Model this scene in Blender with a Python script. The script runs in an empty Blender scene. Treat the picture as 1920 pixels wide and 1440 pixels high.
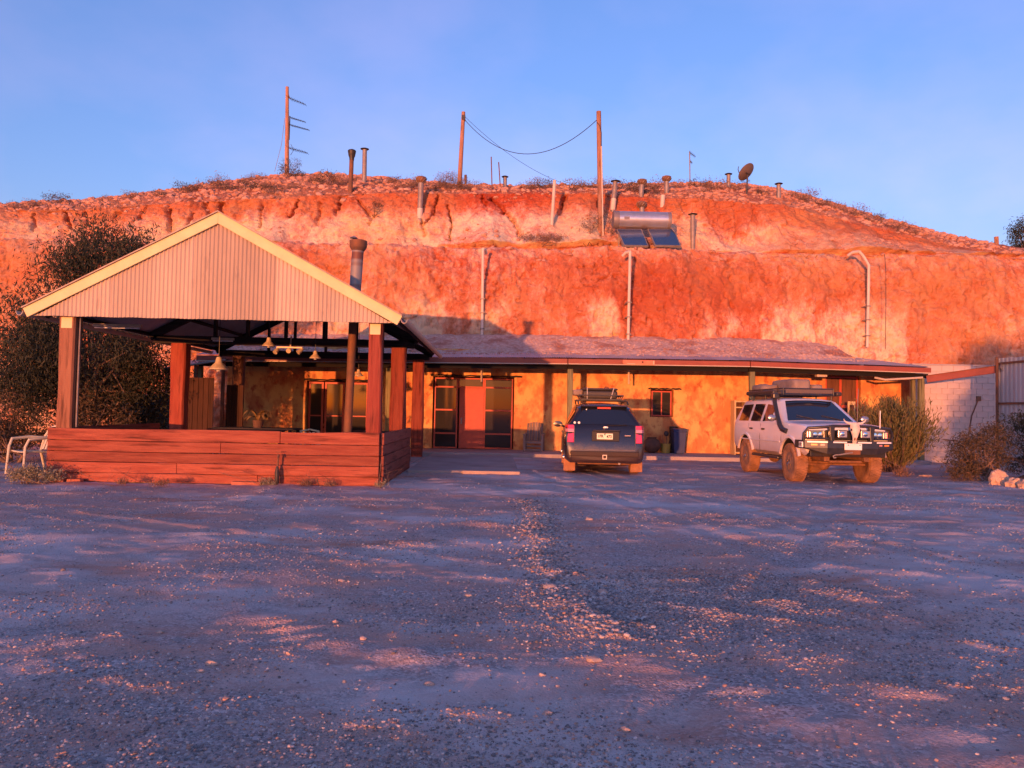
import bpy, bmesh, math, random
import numpy as np
from mathutils import Vector, Matrix
from mathutils.bvhtree import BVHTree
random.seed(7); RNG = np.random.default_rng(11)
R = math.radians
S = bpy.context.scene
COL = S.collection

# ---------------------------------------------------------------- camera
F_PX, W_PX, H_PX = 1450.0, 1920.0, 1440.0
CAM_H = 1.45
YAW, PITCH, ROLL = R(1.22), R(2.04), R(1.10)
_f = Vector((math.sin(YAW)*math.cos(PITCH), math.cos(YAW)*math.cos(PITCH), math.sin(PITCH)))
_r0 = Vector((math.cos(YAW), -math.sin(YAW), 0)); _u0 = _r0.cross(_f)
_r = _r0*math.cos(ROLL) + _u0*math.sin(ROLL)
_u = -_r0*math.sin(ROLL) + _u0*math.cos(ROLL)
CAM = Vector((0, 0, CAM_H))
cam_d = bpy.data.cameras.new('camera'); cam = bpy.data.objects.new('camera', cam_d); COL.objects.link(cam)
cam_d.sensor_width = 36.0; cam_d.sensor_fit = 'HORIZONTAL'; cam_d.lens = 36.0*F_PX/W_PX
cam_d.clip_start = 0.05; cam_d.clip_end = 20000
cam.matrix_world = Matrix(((_r.x, _u.x, -_f.x, CAM.x), (_r.y, _u.y, -_f.y, CAM.y), (_r.z, _u.z, -_f.z, CAM.z), (0, 0, 0, 1)))
S.camera = cam

def ray(px, py):
    return (_f + _r*((px-W_PX/2)/F_PX) - _u*((py-H_PX/2)/F_PX))
def P(px, py, Y):            # the point at world depth Y that a photo pixel looks at
    d = ray(px, py); return CAM + d*(Y/d.y)
def G(px, py, z=0.0):        # the point at height z (a floor) that a photo pixel looks at
    d = ray(px, py); return CAM + d*((z-CAM.z)/d.z)
def PIX(x, y, z):            # numpy: world -> photo pixel
    dx, dy, dz = x-CAM.x, y-CAM.y, z-CAM.z
    a = dx*_r.x+dy*_r.y+dz*_r.z; b = dx*_u.x+dy*_u.y+dz*_u.z; c = dx*_f.x+dy*_f.y+dz*_f.z
    return W_PX/2+F_PX*a/c, H_PX/2-F_PX*b/c

# ---------------------------------------------------------------- sky, sun, exposure
SUN_AZ, SUN_EL = R(18.8), R(0.9)          # light travels towards +Y and a little to +X
w = bpy.data.worlds.new('World'); S.world = w; w.use_nodes = True
nt = w.node_tree; nt.nodes.clear()
wo = nt.nodes.new('ShaderNodeOutputWorld'); bg = nt.nodes.new('ShaderNodeBackground')
sky = nt.nodes.new('ShaderNodeTexSky'); sky.sky_type = 'NISHITA'; sky.sun_disc = False
sky.sun_elevation = SUN_EL; sky.sun_rotation = math.pi + SUN_AZ
sky.altitude = 200; sky.air_density = 1.0; sky.dust_density = 0.6; sky.ozone_density = 3.4
WB = (1.42, 0.97, 1.0, 1)
tc = nt.nodes.new('ShaderNodeTexCoord')
mp = nt.nodes.new('ShaderNodeMapping'); mp.inputs['Scale'].default_value = (1.0, 1.0, 1.8)
n1 = nt.nodes.new('ShaderNodeTexNoise'); n1.inputs['Scale'].default_value = 3.4; n1.inputs['Detail'].default_value = 7; n1.inputs['Roughness'].default_value = .52
rp = nt.nodes.new('ShaderNodeValToRGB'); rp.color_ramp.elements[0].position = .42; rp.color_ramp.elements[1].position = .78
rp.color_ramp.elements[0].color = (0, 0, 0, 1); rp.color_ramp.elements[1].color = (.42, .42, .42, 1)
mx = nt.nodes.new('ShaderNodeMix'); mx.data_type = 'RGBA'
veil = nt.nodes.new('ShaderNodeMix'); veil.data_type = 'RGBA'; veil.blend_type = 'MULTIPLY'; veil.inputs[0].default_value = 1.0
CLOUD_TINT = (2.6, 1.35, 1.12, 1)
veil.inputs[7].default_value = CLOUD_TINT
nt.links.new(tc.outputs['Generated'], mp.inputs['Vector']); nt.links.new(mp.outputs[0], n1.inputs['Vector'])
nt.links.new(n1.outputs['Fac'], rp.inputs['Fac']); nt.links.new(rp.outputs['Color'], mx.inputs[0])
nt.links.new(sky.outputs['Color'], veil.inputs[6])
nt.links.new(sky.outputs['Color'], mx.inputs[6]); nt.links.new(veil.outputs[2], mx.inputs[7])
wb = nt.nodes.new('ShaderNodeMix'); wb.data_type = 'RGBA'; wb.blend_type = 'MULTIPLY'; wb.inputs[0].default_value = 1.0; wb.inputs[7].default_value = WB
nt.links.new(mx.outputs[2], wb.inputs[6]); nt.links.new(wb.outputs[2], bg.inputs['Color']); bg.inputs['Strength'].default_value = 0.15
nt.links.new(bg.outputs[0], wo.inputs[0])

sun_d = bpy.data.lights.new('sun', 'SUN'); sun = bpy.data.objects.new('sun', sun_d); COL.objects.link(sun)
sun_d.energy = 0.78; sun_d.angle = R(0.5); sun_d.color = (1.0, 0.33, 0.115)
_sd = Vector((math.sin(SUN_AZ)*math.cos(SUN_EL), math.cos(SUN_AZ)*math.cos(SUN_EL), -math.sin(SUN_EL)))
sun.rotation_euler = _sd.to_track_quat('-Z', 'Y').to_euler()
vs = S.view_settings; vs.view_transform = 'Standard'; vs.look = 'None'; vs.exposure = 2.9; vs.gamma = 1.0; vs.use_curve_mapping = False
S.render.engine = 'CYCLES'

# ---------------------------------------------------------------- noise
def _hash(ix, iy, iz, seed):
    h = (ix.astype(np.int64)*374761393 + iy.astype(np.int64)*668265263 + iz.astype(np.int64)*2147483647 + seed*1274126177) & 0xffffffff
    h = ((h ^ (h >> 13))*1274126177) & 0xffffffff
    h = ((h ^ (h >> 16))*2246822519) & 0xffffffff
    return ((h ^ (h >> 15)) & 0xffffff)/float(0xffffff)
def vnoise(x, y, z=0.0, seed=0):
    x = np.asarray(x, float); y = np.asarray(y, float)+0*x; z = np.asarray(z, float)+0*x
    ix, iy, iz = np.floor(x), np.floor(y), np.floor(z); fx, fy, fz = x-ix, y-iy, z-iz
    s = lambda t: t*t*t*(t*(t*6-15)+10)
    fx, fy, fz = s(fx), s(fy), s(fz); r = 0
    for a in (0, 1):
        for b in (0, 1):
            for c in (0, 1):
                r = r + _hash(ix+a, iy+b, iz+c, seed)*(fx if a else 1-fx)*(fy if b else 1-fy)*(fz if c else 1-fz)
    return r*2-1
def fbm(x, y, z=0.0, oct=4, seed=0, gain=.5):
    r = 0; a = 1.0; f = 1.0; t = 0
    for i in range(oct):
        r = r + a*vnoise(np.asarray(x)*f+i*17.3, np.asarray(y)*f+i*9.1, np.asarray(z)*f, seed+i); t += a; a *= gain; f *= 2.03
    return r/t

# ---------------------------------------------------------------- materials
MATS = {}
def mat(name, col, rough=.7, metal=0.0, spec=.4, col2=None, scale=3.0, detail=6, stretch=(1, 1, 1), mix=(.35, .65), bump=0.0, bscale=None, col3=None, scale3=.6, mix3=(.5, .62), coat=0.0, trans=0.0, alpha=1.0, dirt=None, dirt_h=(.2, .9), coords='Object', emis=None):
    if name in MATS: return MATS[name]
    m = bpy.data.materials.new(name); m.use_nodes = True; MATS[name] = m
    t = m.node_tree; b = t.nodes['Principled BSDF']
    b.inputs['Base Color'].default_value = (*col, 1); b.inputs['Roughness'].default_value = rough; b.inputs['Metallic'].default_value = metal
    b.inputs['Specular IOR Level'].default_value = spec; b.inputs['Coat Weight'].default_value = coat; b.inputs['Coat Roughness'].default_value = .06
    b.inputs['Transmission Weight'].default_value = trans; b.inputs['Alpha'].default_value = alpha
    if emis: b.inputs['Emission Color'].default_value = (*emis[0], 1); b.inputs['Emission Strength'].default_value = emis[1]
    L = t.links.new; N = t.nodes.new
    cur = None
    if col2 or bump or col3 or dirt:
        c = N('ShaderNodeTexCoord'); mp = N('ShaderNodeMapping'); mp.inputs['Scale'].default_value = stretch
        L(c.outputs[coords], mp.inputs['Vector'])
    def ns(sc, det=detail, r=.6):
        n = N('ShaderNodeTexNoise'); n.inputs['Scale'].default_value = sc; n.inputs['Detail'].default_value = det; n.inputs['Roughness'].default_value = r
        L(mp.outputs[0], n.inputs['Vector']); return n
    def rng(sock, a, bb):
        r = N('ShaderNodeMapRange'); r.inputs['From Min'].default_value = a; r.inputs['From Max'].default_value = bb; L(sock, r.inputs['Value']); return r.outputs[0]
    def mixc(fac, A, B):
        x = N('ShaderNodeMix'); x.data_type = 'RGBA'; L(fac, x.inputs[0])
        for k, v in ((6, A), (7, B)):
            if isinstance(v, tuple): x.inputs[k].default_value = (*v, 1)
            else: L(v, x.inputs[k])
        return x.outputs[2]
    cur = col
    if col2: cur = mixc(rng(ns(scale).outputs['Fac'], *mix), cur, col2)
    if col3: cur = mixc(rng(ns(scale3, 4).outputs['Fac'], *mix3), cur, col3)
    if dirt:
        g = N('ShaderNodeNewGeometry') if False else c
        sp = N('ShaderNodeSeparateXYZ'); L(c.outputs['Object'], sp.inputs[0])
        nz = ns(2.5, 5); ad = N('ShaderNodeMath'); ad.operation = 'MULTIPLY_ADD'; ad.inputs[1].default_value = .5; L(nz.outputs['Fac'], ad.inputs[0]); L(sp.outputs['Z'], ad.inputs[2])
        r = N('ShaderNodeMapRange'); r.inputs['From Min'].default_value = dirt_h[0]+.25; r.inputs['From Max'].default_value = dirt_h[1]+.25; r.inputs['To Min'].default_value = 1; r.inputs['To Max'].default_value = 0
        L(ad.outputs[0], r.inputs['Value']); cur = mixc(r.outputs[0], cur, dirt)
        rr = N('ShaderNodeMapRange'); rr.inputs['To Min'].default_value = rough; rr.inputs['To Max'].default_value = .9; L(r.outputs[0], rr.inputs['Value']); L(rr.outputs[0], b.inputs['Roughness'])
    if not isinstance(cur, tuple): L(cur, b.inputs['Base Color'])
    if bump:
        bp = N('ShaderNodeBump'); bp.inputs['Strength'].default_value = bump; bp.inputs['Distance'].default_value = .02
        L(ns(bscale or scale*4, 8, .65).outputs['Fac'], bp.inputs['Height']); L(bp.outputs[0], b.inputs['Normal'])
    return m

# ---------------------------------------------------------------- mesh builder
class MB:
    def __init__(s): s.v = []; s.f = []
    def add(s, vs, fs):
        o = len(s.v); s.v += [tuple(p) for p in vs]; s.f += [tuple(i+o for i in f) for f in fs]; return s
    def box(s, a, b):
        x0, y0, z0 = (min(a[i], b[i]) for i in range(3)); x1, y1, z1 = (max(a[i], b[i]) for i in range(3))
        return s.add([(x0, y0, z0), (x1, y0, z0), (x1, y1, z0), (x0, y1, z0), (x0, y0, z1), (x1, y0, z1), (x1, y1, z1), (x0, y1, z1)],
                     [(0, 3, 2, 1), (4, 5, 6, 7), (0, 1, 5, 4), (1, 2, 6, 5), (2, 3, 7, 6), (3, 0, 4, 7)])
    def bar(s, a, b, w, h, up=(0, 0, 1)):
        a, b = Vector(a), Vector(b); d = (b-a).normalized(); upv = Vector(up)
        if abs(d.dot(upv)) > .98: upv = Vector((0, 1, 0))
        sx = d.cross(upv).normalized(); sz = sx.cross(d).normalized(); vs = []
        for p in (a, b):
            for i, j in ((-1, -1), (1, -1), (1, 1), (-1, 1)): vs.append(p+sx*(i*w/2)+sz*(j*h/2))
        return s.add(vs, [(0, 1, 2, 3), (7, 6, 5, 4), (0, 4, 5, 1), (1, 5, 6, 2), (2, 6, 7, 3), (3, 7, 4, 0)])
    def tube(s, pts, r, n=8, cap=True):
        pts = [Vector(p) for p in pts]; k = len(pts); rr = r if isinstance(r, (list, tuple)) else [r]*k
        vs = []; prev = None
        for i, p in enumerate(pts):
            d = (pts[min(i+1, k-1)]-pts[max(i-1, 0)]).normalized()
            if prev is None:
                a = Vector((0, 0, 1)) if abs(d.z) < .9 else Vector((1, 0, 0)); sx = d.cross(a).normalized()
            else: sx = (prev-d*prev.dot(d)).normalized()
            prev = sx; sy = d.cross(sx)
            for j in range(n):
                t = 2*math.pi*j/n; vs.append(p+sx*(rr[i]*math.cos(t))+sy*(rr[i]*math.sin(t)))
        fs = [(i*n+j, i*n+(j+1) % n, (i+1)*n+(j+1) % n, (i+1)*n+j) for i in range(k-1) for j in range(n)]
        if cap: fs += [tuple(range(n))[::-1], tuple((k-1)*n+j for j in range(n))]
        return s.add(vs, fs)
    def lathe(s, o, prof, n=16, axis='Z', sx=1.0, sy=1.0):
        o = Vector(o); vs = []
        for r, h in prof:
            for j in range(n):
                t = 2*math.pi*j/n; c, q = r*math.cos(t)*sx, r*math.sin(t)*sy
                vs.append(o+Vector({'Z': (c, q, h), 'Y': (c, h, q), 'X': (h, c, q)}[axis]))
        k = len(prof); fs = [(i*n+j, i*n+(j+1) % n, (i+1)*n+(j+1) % n, (i+1)*n+j) for i in range(k-1) for j in range(n)]
        fs += [tuple(range(n))[::-1], tuple((k-1)*n+j for j in range(n))]
        return s.add(vs, fs)
    def prism(s, poly, d0, d1, axis='Y'):      # poly in the two other axes
        def m(p, d): return {'Y': (p[0], d, p[1]), 'X': (d, p[0], p[1]), 'Z': (p[0], p[1], d)}[axis]
        n = len(poly); vs = [m(p, d0) for p in poly]+[m(p, d1) for p in poly]
        return s.add(vs, [tuple(range(n)), tuple(range(2*n-1, n-1, -1))]+[(i, n+i, n+(i+1) % n, (i+1) % n) for i in range(n)])
    def grid(s, pts, nu, nv):
        return s.add(pts, [(i*nv+j, i*nv+j+1, (i+1)*nv+j+1, (i+1)*nv+j) for i in range(nu-1) for j in range(nv-1)])
    def build(s, name, m, parent=None, smooth=False, bevel=0.0, seg=2, local=False, fixn=True):
        me = bpy.data.meshes.new(name); vs = s.v
        if parent is not None and not local:
            o0 = ROOT.get(parent.name_full, Vector((0, 0, 0))); vs = [(p[0]-o0.x, p[1]-o0.y, p[2]-o0.z) for p in vs]
        me.from_pydata(vs, [], s.f)
        if fixn:
            bm = bmesh.new(); bm.from_mesh(me); bmesh.ops.recalc_face_normals(bm, faces=bm.faces); bm.to_mesh(me); bm.free()
        me.materials.append(m if not isinstance(m, str) else MATS[m])
        o = bpy.data.objects.new(name, me); COL.objects.link(o)
        if parent is not None:
            o.parent = parent; ROOT[o.name_full] = ROOT.get(parent.name_full, Vector((0, 0, 0)))
        if bevel:
            b = o.modifiers.new('bevel', 'BEVEL'); b.width = bevel; b.segments = seg; b.limit_method = 'ANGLE'; b.angle_limit = R(35)
        if smooth: smooth_by_angle(me)
        return o
ROOT = {}
def smooth_by_angle(me, ang=40):
    bm = bmesh.new(); bm.from_mesh(me)
    for f in bm.faces: f.smooth = True
    for e in bm.edges:
        if len(e.link_faces) == 2 and e.calc_face_angle(0) > R(ang): e.smooth = False
    bm.to_mesh(me); bm.free()
def tag(o, label=None, cat=None, group=None, kind=None):
    if label: o['label'] = label
    if cat: o['category'] = cat
    if group: o['group'] = group
    if kind: o['kind'] = kind
    return o
def thing(name, label, cat, loc=(0, 0, 0), rz=0.0, group=None):
    o = bpy.data.objects.new(name, None); COL.objects.link(o); o.location = loc; o.rotation_euler = (0, 0, rz); o.empty_display_size = .2
    ROOT[o.name_full] = Vector(loc); return tag(o, label, cat, group)
def npmesh(name, V, Fq, m, parent=None, smooth=False, local=False):
    me = bpy.data.meshes.new(name); V = np.asarray(V, np.float32); Fq = np.asarray(Fq, np.int32)
    if parent is not None and not local: V = V-np.array(ROOT[parent.name_full], np.float32)
    me.vertices.add(len(V)); me.vertices.foreach_set('co', V.ravel()); k = Fq.shape[1]
    me.loops.add(Fq.size); me.loops.foreach_set('vertex_index', Fq.ravel()); me.polygons.add(len(Fq))
    me.polygons.foreach_set('loop_start', np.arange(0, Fq.size, k, dtype=np.int32))
    me.polygons.foreach_set('use_smooth', np.full(len(Fq), smooth)); me.update(calc_edges=True); me.validate()
    me.materials.append(m); o = bpy.data.objects.new(name, me); COL.objects.link(o)
    if parent is not None: o.parent = parent; ROOT[o.name_full] = ROOT[parent.name_full]
    return o
def copy_tree(o, parent=None):
    c = o.copy(); COL.objects.link(c); c.parent = parent
    for ch in list(o.children): copy_tree(ch, c)
    return c
def text_part(name, s, size, m, parent, M, ext=.002, ax='CENTER', sx=1.0):
    cu = bpy.data.curves.new(name, 'FONT'); cu.body = s; cu.size = size; cu.align_x = ax; cu.align_y = 'CENTER'; cu.extrude = ext; cu.offset = size*.035
    t = bpy.data.objects.new(name, cu); COL.objects.link(t); dg = bpy.context.evaluated_depsgraph_get()
    me = bpy.data.meshes.new_from_object(t.evaluated_get(dg)); bpy.data.objects.remove(t); bpy.data.curves.remove(cu)
    me.transform(M @ Matrix.Scale(sx, 4, (1, 0, 0))); me.materials.clear(); me.materials.append(m)
    o = bpy.data.objects.new(name, me); COL.objects.link(o); o.parent = parent; return o
# ================================================================ ground
def ground_h(x, y):
    near = np.clip((y-1.5)/1.5, 0, 1)*np.clip((27-y)/2, 0, 1)*np.clip((16-np.abs(x))/4, 0, 1)
    h = .020*fbm(x*.55, y*.55, 0, 3, 3) + .011*fbm(x*2.1, y*2.1, 0, 3, 8) + .006*fbm(x*7, y*7, 0, 3, 21)
    # tyre ruts: shallow parallel grooves
    for (ax, ay, bx, by) in ((1.2, 17, 3.6, 4.5), (2.8, 17, 5.4, 4.5), (-4.5, 9.5, 3.5, 5.2), (7.0, 16, 1.0, 3.5)):
        dx, dy = bx-ax, by-ay; L = math.hypot(dx, dy)
        d = ((x-ax)*dy-(y-ay)*dx)/L + .35*fbm(x*.2, y*.2, 0, 2, 44)
        g = np.exp(-(d/.13)**2); h = h-.012*g+.010*np.exp(-((np.abs(d)-.24)/.08)**2)
    bx = np.interp(y, [4.6, 5, 6, 7.6, 11.2, 13], [.95, .86, .66, .53, .66, .62])
    h = h+.034*np.exp(-((x-bx-.12*fbm(x*0+1, y*.9, 0, 3, 71))/.20)**2)*np.clip((y-4.6)/.6, 0, 1)*np.clip((13-y)/2, 0, 1)*(.55+.9*fbm(x*1.5, y*1.1, 0, 3, 72))
    h = h+.016*np.maximum(0, np.sin((y+.12*np.sin(x*3))*34))*np.exp(-((x+1.25)/.38)**2-((y-5.15)/.33)**2)
    h = h+.016*np.clip(fbm(x*1.3, y*1.9, 0, 4, 73)-.22, 0, 1)*4
    return h*near-.004
def axis_pts(segs):
    out = []
    for a, b, n in segs: out += list(np.linspace(a, b, n, endpoint=False))
    return np.array(out+[segs[-1][1]])
gx = axis_pts([(-6000, -600, 5), (-600, -60, 8), (-60, -17, 14), (-17, -6, 120), (-6, 6, 260), (6, 19, 140), (19, 60, 14), (60, 600, 8), (600, 6000, 5)])
gy_d = [2.0]
while gy_d[-1] < 27: gy_d.append(gy_d[-1]+max(.014, .0042*gy_d[-1]))
gy = np.concatenate([axis_pts([(-6000, -600, 5), (-600, -60, 8), (-60, -4, 14), (-4, 2, 12)])[:-1], np.array(gy_d), axis_pts([(28, 60, 12), (60, 600, 8), (600, 6000, 5)])])
GX, GY = np.meshgrid(gx, gy); GZ = ground_h(GX, GY)
nx, ny = len(gx), len(gy)
ii = (np.arange(ny-1)[:, None]*nx+np.arange(nx-1)[None, :]).ravel()
gm = bpy.data.materials.new('gravel_dirt'); gm.use_nodes = True; MATS['gravel_dirt'] = gm
def ground_nodes(m, pebble=True):
    t = m.node_tree; b = t.nodes['Principled BSDF']; N = t.nodes.new; L = t.links.new
    c = N('ShaderNodeTexCoord')
    def ns(sc, det=6, r=.6, st=None):
        n = N('ShaderNodeTexNoise'); n.inputs['Scale'].default_value = sc; n.inputs['Detail'].default_value = det; n.inputs['Roughness'].default_value = r
        if st:
            mp = N('ShaderNodeMapping'); mp.inputs['Scale'].default_value = st; L(c.outputs['Object'], mp.inputs['Vector']); L(mp.outputs[0], n.inputs['Vector'])
        else: L(c.outputs['Object'], n.inputs['Vector'])
        return n.outputs['Fac']
    def rg(s, a, bb):
        r = N('ShaderNodeMapRange'); r.inputs['From Min'].default_value = a; r.inputs['From Max'].default_value = bb; L(s, r.inputs['Value']); return r.outputs[0]
    def mx(f, A, B):
        x = N('ShaderNodeMix'); x.data_type = 'RGBA'; L(f, x.inputs[0])
        for k, v in ((6, A), (7, B)):
            if isinstance(v, tuple): x.inputs[k].default_value = (*v, 1)
            else: L(v, x.inputs[k])
        return x.outputs[2]
    v = N('ShaderNodeTexVoronoi'); v.inputs['Scale'].default_value = 62; L(c.outputs['Object'], v.inputs['Vector'])
    v2 = N('ShaderNodeTexVoronoi'); v2.inputs['Scale'].default_value = 25; L(c.outputs['Object'], v2.inputs['Vector'])
    hs = N('ShaderNodeSeparateColor'); L(v.outputs['Color'], hs.inputs[0])
    hs2 = N('ShaderNodeSeparateColor'); L(v2.outputs['Color'], hs2.inputs[0])
    grav = mx(hs.outputs[0], (.25, .19, .18), (.66, .53, .50))
    grav = mx(rg(hs2.outputs[1], .62, .95), grav, (.36, .29, .275))
    dirt = mx(ns(2.2, 8), (.52, .26, .195), (.66, .42, .345))
    dust = mx(rg(ns(1.1, 8, .62, (1, 1.7, 1)), .40, .62), grav, dirt)
    dust = mx(rg(ns(.30, 8, .66, (1, 1.5, 1)), .48, .60), dust, (.64, .53, .50))        # pale compacted patches
    dust = mx(rg(ns(.5, 7, .65, (.7, 1.6, 1)), .56, .70), dust, (.54, .20, .115))   # red clay patches
    L(dust, b.inputs['Base Color']); b.inputs['Roughness'].default_value = .95; b.inputs['Specular IOR Level'].default_value = .15
    dmask = rg(ns(.9, 5), .62, .42)
    ht = N('ShaderNodeMath'); ht.operation = 'MULTIPLY'; L(v.outputs['Distance'], ht.inputs[0]); L(dmask, ht.inputs[1])
    ad = N('ShaderNodeMath'); ad.operation = 'MULTIPLY_ADD'; ad.inputs[1].default_value = -.8; L(ht.outputs[0], ad.inputs[0]); L(ns(45, 6, .7), ad.inputs[2])
    bp = N('ShaderNodeBump'); bp.inputs['Strength'].default_value = .8; bp.inputs['Distance'].default_value = .012; L(ad.outputs[0], bp.inputs['Height']); L(bp.outputs[0], b.inputs['Normal'])
ground_nodes(gm)
ground = npmesh('ground', np.stack([GX.ravel(), GY.ravel(), GZ.ravel()], 1), np.stack([ii, ii+1, ii+nx+1, ii+nx], 1), gm, smooth=True)
tag(ground, kind='structure')

# ================================================================ hill with its two cut faces
def curve(pts, Y):
    q = [P(a, b, Y) for a, b in pts]; xs = np.array([p.x for p in q]); zs = np.array([p.z for p in q]); o = np.argsort(xs)
    return xs[o], zs[o]
top1 = curve([(-700, 430), (-300, 440), (0, 449), (130, 453), (250, 456), (400, 452), (560, 450), (700, 455), (900, 457), (1060, 458), (1130, 457), (1200, 459), (1300, 465), (1500, 470), (1700, 472), (1920, 477), (2300, 484), (2900, 500)], 29.4)
top2 = curve([(-700, 405), (-300, 400), (0, 393), (130, 390), (250, 381), (420, 373), (560, 366), (650, 361), (800, 361), (950, 357), (1100, 361), (1200, 369), (1330, 371), (1470, 381), (1560, 402), (1650, 427), (1760, 452), (1830, 468), (1920, 478), (2300, 490), (2900, 510)], 34.0)
crest = curve([(-700, 415), (-300, 402), (0, 391), (130, 382), (250, 371), (380, 349), (470, 335), (560, 326), (640, 328), (720, 334), (860, 348), (950, 352), (1100, 352), (1200, 345), (1330, 342), (1420, 348), (1470, 357), (1560, 384), (1650, 412), (1760, 447), (1830, 468), (1920, 484), (2300, 520), (2900, 560)], 42.0)
hx = axis_pts([(-46, -22, 60), (-22, 24, 1000), (24, 58, 80)])
rows = [('low', 190), ('ledge', 40), ('up', 130), ('slope', 90), ('back', 14)]
HXs, HYs, HZs, HCs = [], [], [], []
z1 = np.interp(hx, *top1)-.06+.07*fbm(hx*.9, 0*hx, 0, 4, 301)+.05*fbm(hx*4, 0*hx, 0, 3, 302); z2 = np.maximum(np.interp(hx, *top2), z1+.55); z3 = np.maximum(np.interp(hx, *crest), z2+.25)
wob = .45*fbm(hx*.16, 0*hx, 0, 3, 5)
# the left shoulder of the lower face stands a little forward
lowY = 28.25+wob-.9*np.clip((-9-hx)/6, 0, 1)
for kind, n in rows:
    for k in range(n):
        t = k/n; X = hx.copy(); f = 0*hx
        if kind == 'low':
            zz = -.6+(z1+.6)*t; y = lowY+1.1*t**1.6+.35*np.clip((t-.86)/.14, 0, 1)**2
            r = fbm(X*.9, zz*.55, 0, 5, 31, .55); r2 = np.abs(fbm(X*1.7, zz*.35, 0, 4, 77))
            rb_ = np.abs(fbm(X*2.6+.6*r, zz*3.4, 0, 4, 91, .6)); rc_ = np.abs(fbm(X*6.5, zz*7.5, 0, 3, 92, .6))
            y = y-.30*r-.10*r2-.16*rb_-.07*rc_+.05*np.clip(fbm(X*3.2, zz*1.2, 0, 3, 93)-.25, 0, 1)*4
            for (fx_, fz_, wd_, dp_, sd_) in ((.9, .7, .018, .16, 501), (2.2, 1.3, .03, .10, 502), (4.2, 2.6, .045, .06, 503)):
                cr = np.abs(fbm(X*fx_+.5*fbm(X*2, zz*2, 0, 2, 520), zz*fz_, 0, 3, sd_)); y = y+dp_*np.exp(-(cr/wd_)**2)*np.clip(.35+1.5*fbm(X*.5, zz*.6, 0, 3, sd_+7), 0, 1)
            y = y+.10*np.clip(fbm(X*3.8, zz*3.0, 0, 3, 530)-.38, 0, 1)*5; f = f+0
        elif kind == 'ledge':
            zz = z1+(.75)*t**2.2+.07*fbm(X*2.2, 0*X+t*6, 0, 4, 12); y = lowY+1.45+(33.0+wob*.6-(lowY+1.45))*t
            f = f+1
        elif kind == 'up':
            za = z1+.75; zz = za+(z2-za)*t
            tal = np.clip(1-t/.62, 0, 1)
            y = 33.0+wob*.6+1.25*t
            ridge = np.abs(fbm(X*.42+.16*zz, zz*.10, 0, 3, 51)); gul = np.exp(-(ridge/.075)**2)
            ridge2 = np.abs(fbm(X*1.1-.2*zz, zz*.22, 0, 3, 61)); gul2 = np.exp(-(ridge2/.06)**2)
            fan = np.clip(.25+1.5*fbm(X*.33+3, 0*X, 0, 3, 88), 0, 1.2); tal = np.clip(1-t/(.25+.6*fan), 0, 1)
            gm_ = np.clip(.1+1.6*fbm(X*.2, 0*X+zz*.15, 0, 3, 95), 0, 1)
            y = y-1.0*fan*tal**1.3-.34*fbm(X*.8, zz*.8, 0, 4, 29, .55)+(.42*gul+.22*gul2)*gm_*np.clip((1-t)*6, 0, 1)*np.clip(t*6, 0, 1)
            y = y-.20*np.abs(fbm(X*2.3, zz*2.8, 0, 4, 96, .6))*(1-.7*np.clip(tal*3, 0, 1))
            y = y-.07*fbm(X*4.5, zz*4.5, 0, 4, 35, .62); f = f+2
        elif kind == 'slope':
            s = t; zz = z2+(z3-z2)*(s**.82)+.10*fbm(X*1.1, s*9+0*X, 0, 4, 71)+.07*fbm(X*3.5, s*26+0*X, 0, 3, 73); y = 34.3+wob*.6+(42-34.3-wob*.6)*s+0*X; f = f+3
        else:
            zz = z3*(1-t**1.5)+.1*fbm(X*1.1, 9+t*4+0*X, 0, 3, 71)-1.0*t; y = 42+46*t+0*X; f = f+3
        HXs.append(X); HYs.append(y); HZs.append(zz); HCs.append(f)
HX, HY, HZ, HC = map(np.array, (HXs, HYs, HZs, HCs))
# erosion rills cut into the upper face, each along its own line
rills = [[(1210//1, 0)]]
rills = [[(822, 362), (812, 400), (795, 420)], [(668, 372), (692, 402)], [(700, 405), (690, 420)], [(838, 385), (846, 412), (842, 450)], [(905, 365), (912, 385)],
         [(922, 372), (945, 395), (962, 412), (975, 440)], [(1060, 366), (1050, 400)], [(785, 400), (795, 440)], [(318, 395), (318, 430)], [(362, 400), (340, 440)], [(383, 375), (389, 402)], [(414, 380), (414, 402)],
         [(275, 382), (262, 408), (240, 420)], [(160, 398), (160, 420)], [(120, 398), (128, 425)], [(63, 402), (60, 430)], [(1120, 372), (1128, 440)], [(560, 375), (545, 405)], [(600, 380), (596, 420)], [(490, 385), (488, 425)], [(640, 372), (630, 400)]]
PXh, PYh = PIX(HX, HY, HZ); um = (HC == 2)
rr_ = random.Random(3)
for pl in rills:
    wd_, dp_ = rr_.uniform(1.5, 3.2), rr_.uniform(.28, .6)
    for (a, b) in zip(pl[:-1], pl[1:]):
        ax, ay = a; bx, by = b; dx, dy = bx-ax, by-ay; L2 = dx*dx+dy*dy
        t = np.clip(((PXh-ax)*dx+(PYh-ay)*dy)/L2, 0, 1)
        d = np.hypot(PXh-ax-t*dx+5*fbm(PXh*.07, PYh*.16, 0, 3, 5), PYh-ay-t*dy)
        HY = HY+um*dp_*np.exp(-(d/(wd_*(.6+.8*vnoise(PXh*.03, PYh*.11, 0, 9)**2+.4*t)))**2)
nx2 = len(hx); ny2 = len(HX)
ii = (np.arange(ny2-1)[:, None]*nx2+np.arange(nx2-1)[None, :]).ravel()
hV = np.stack([HX.ravel(), HY.ravel(), HZ.ravel()], 1); hF = np.stack([ii, ii+1, ii+nx2+1, ii+nx2], 1)
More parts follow.
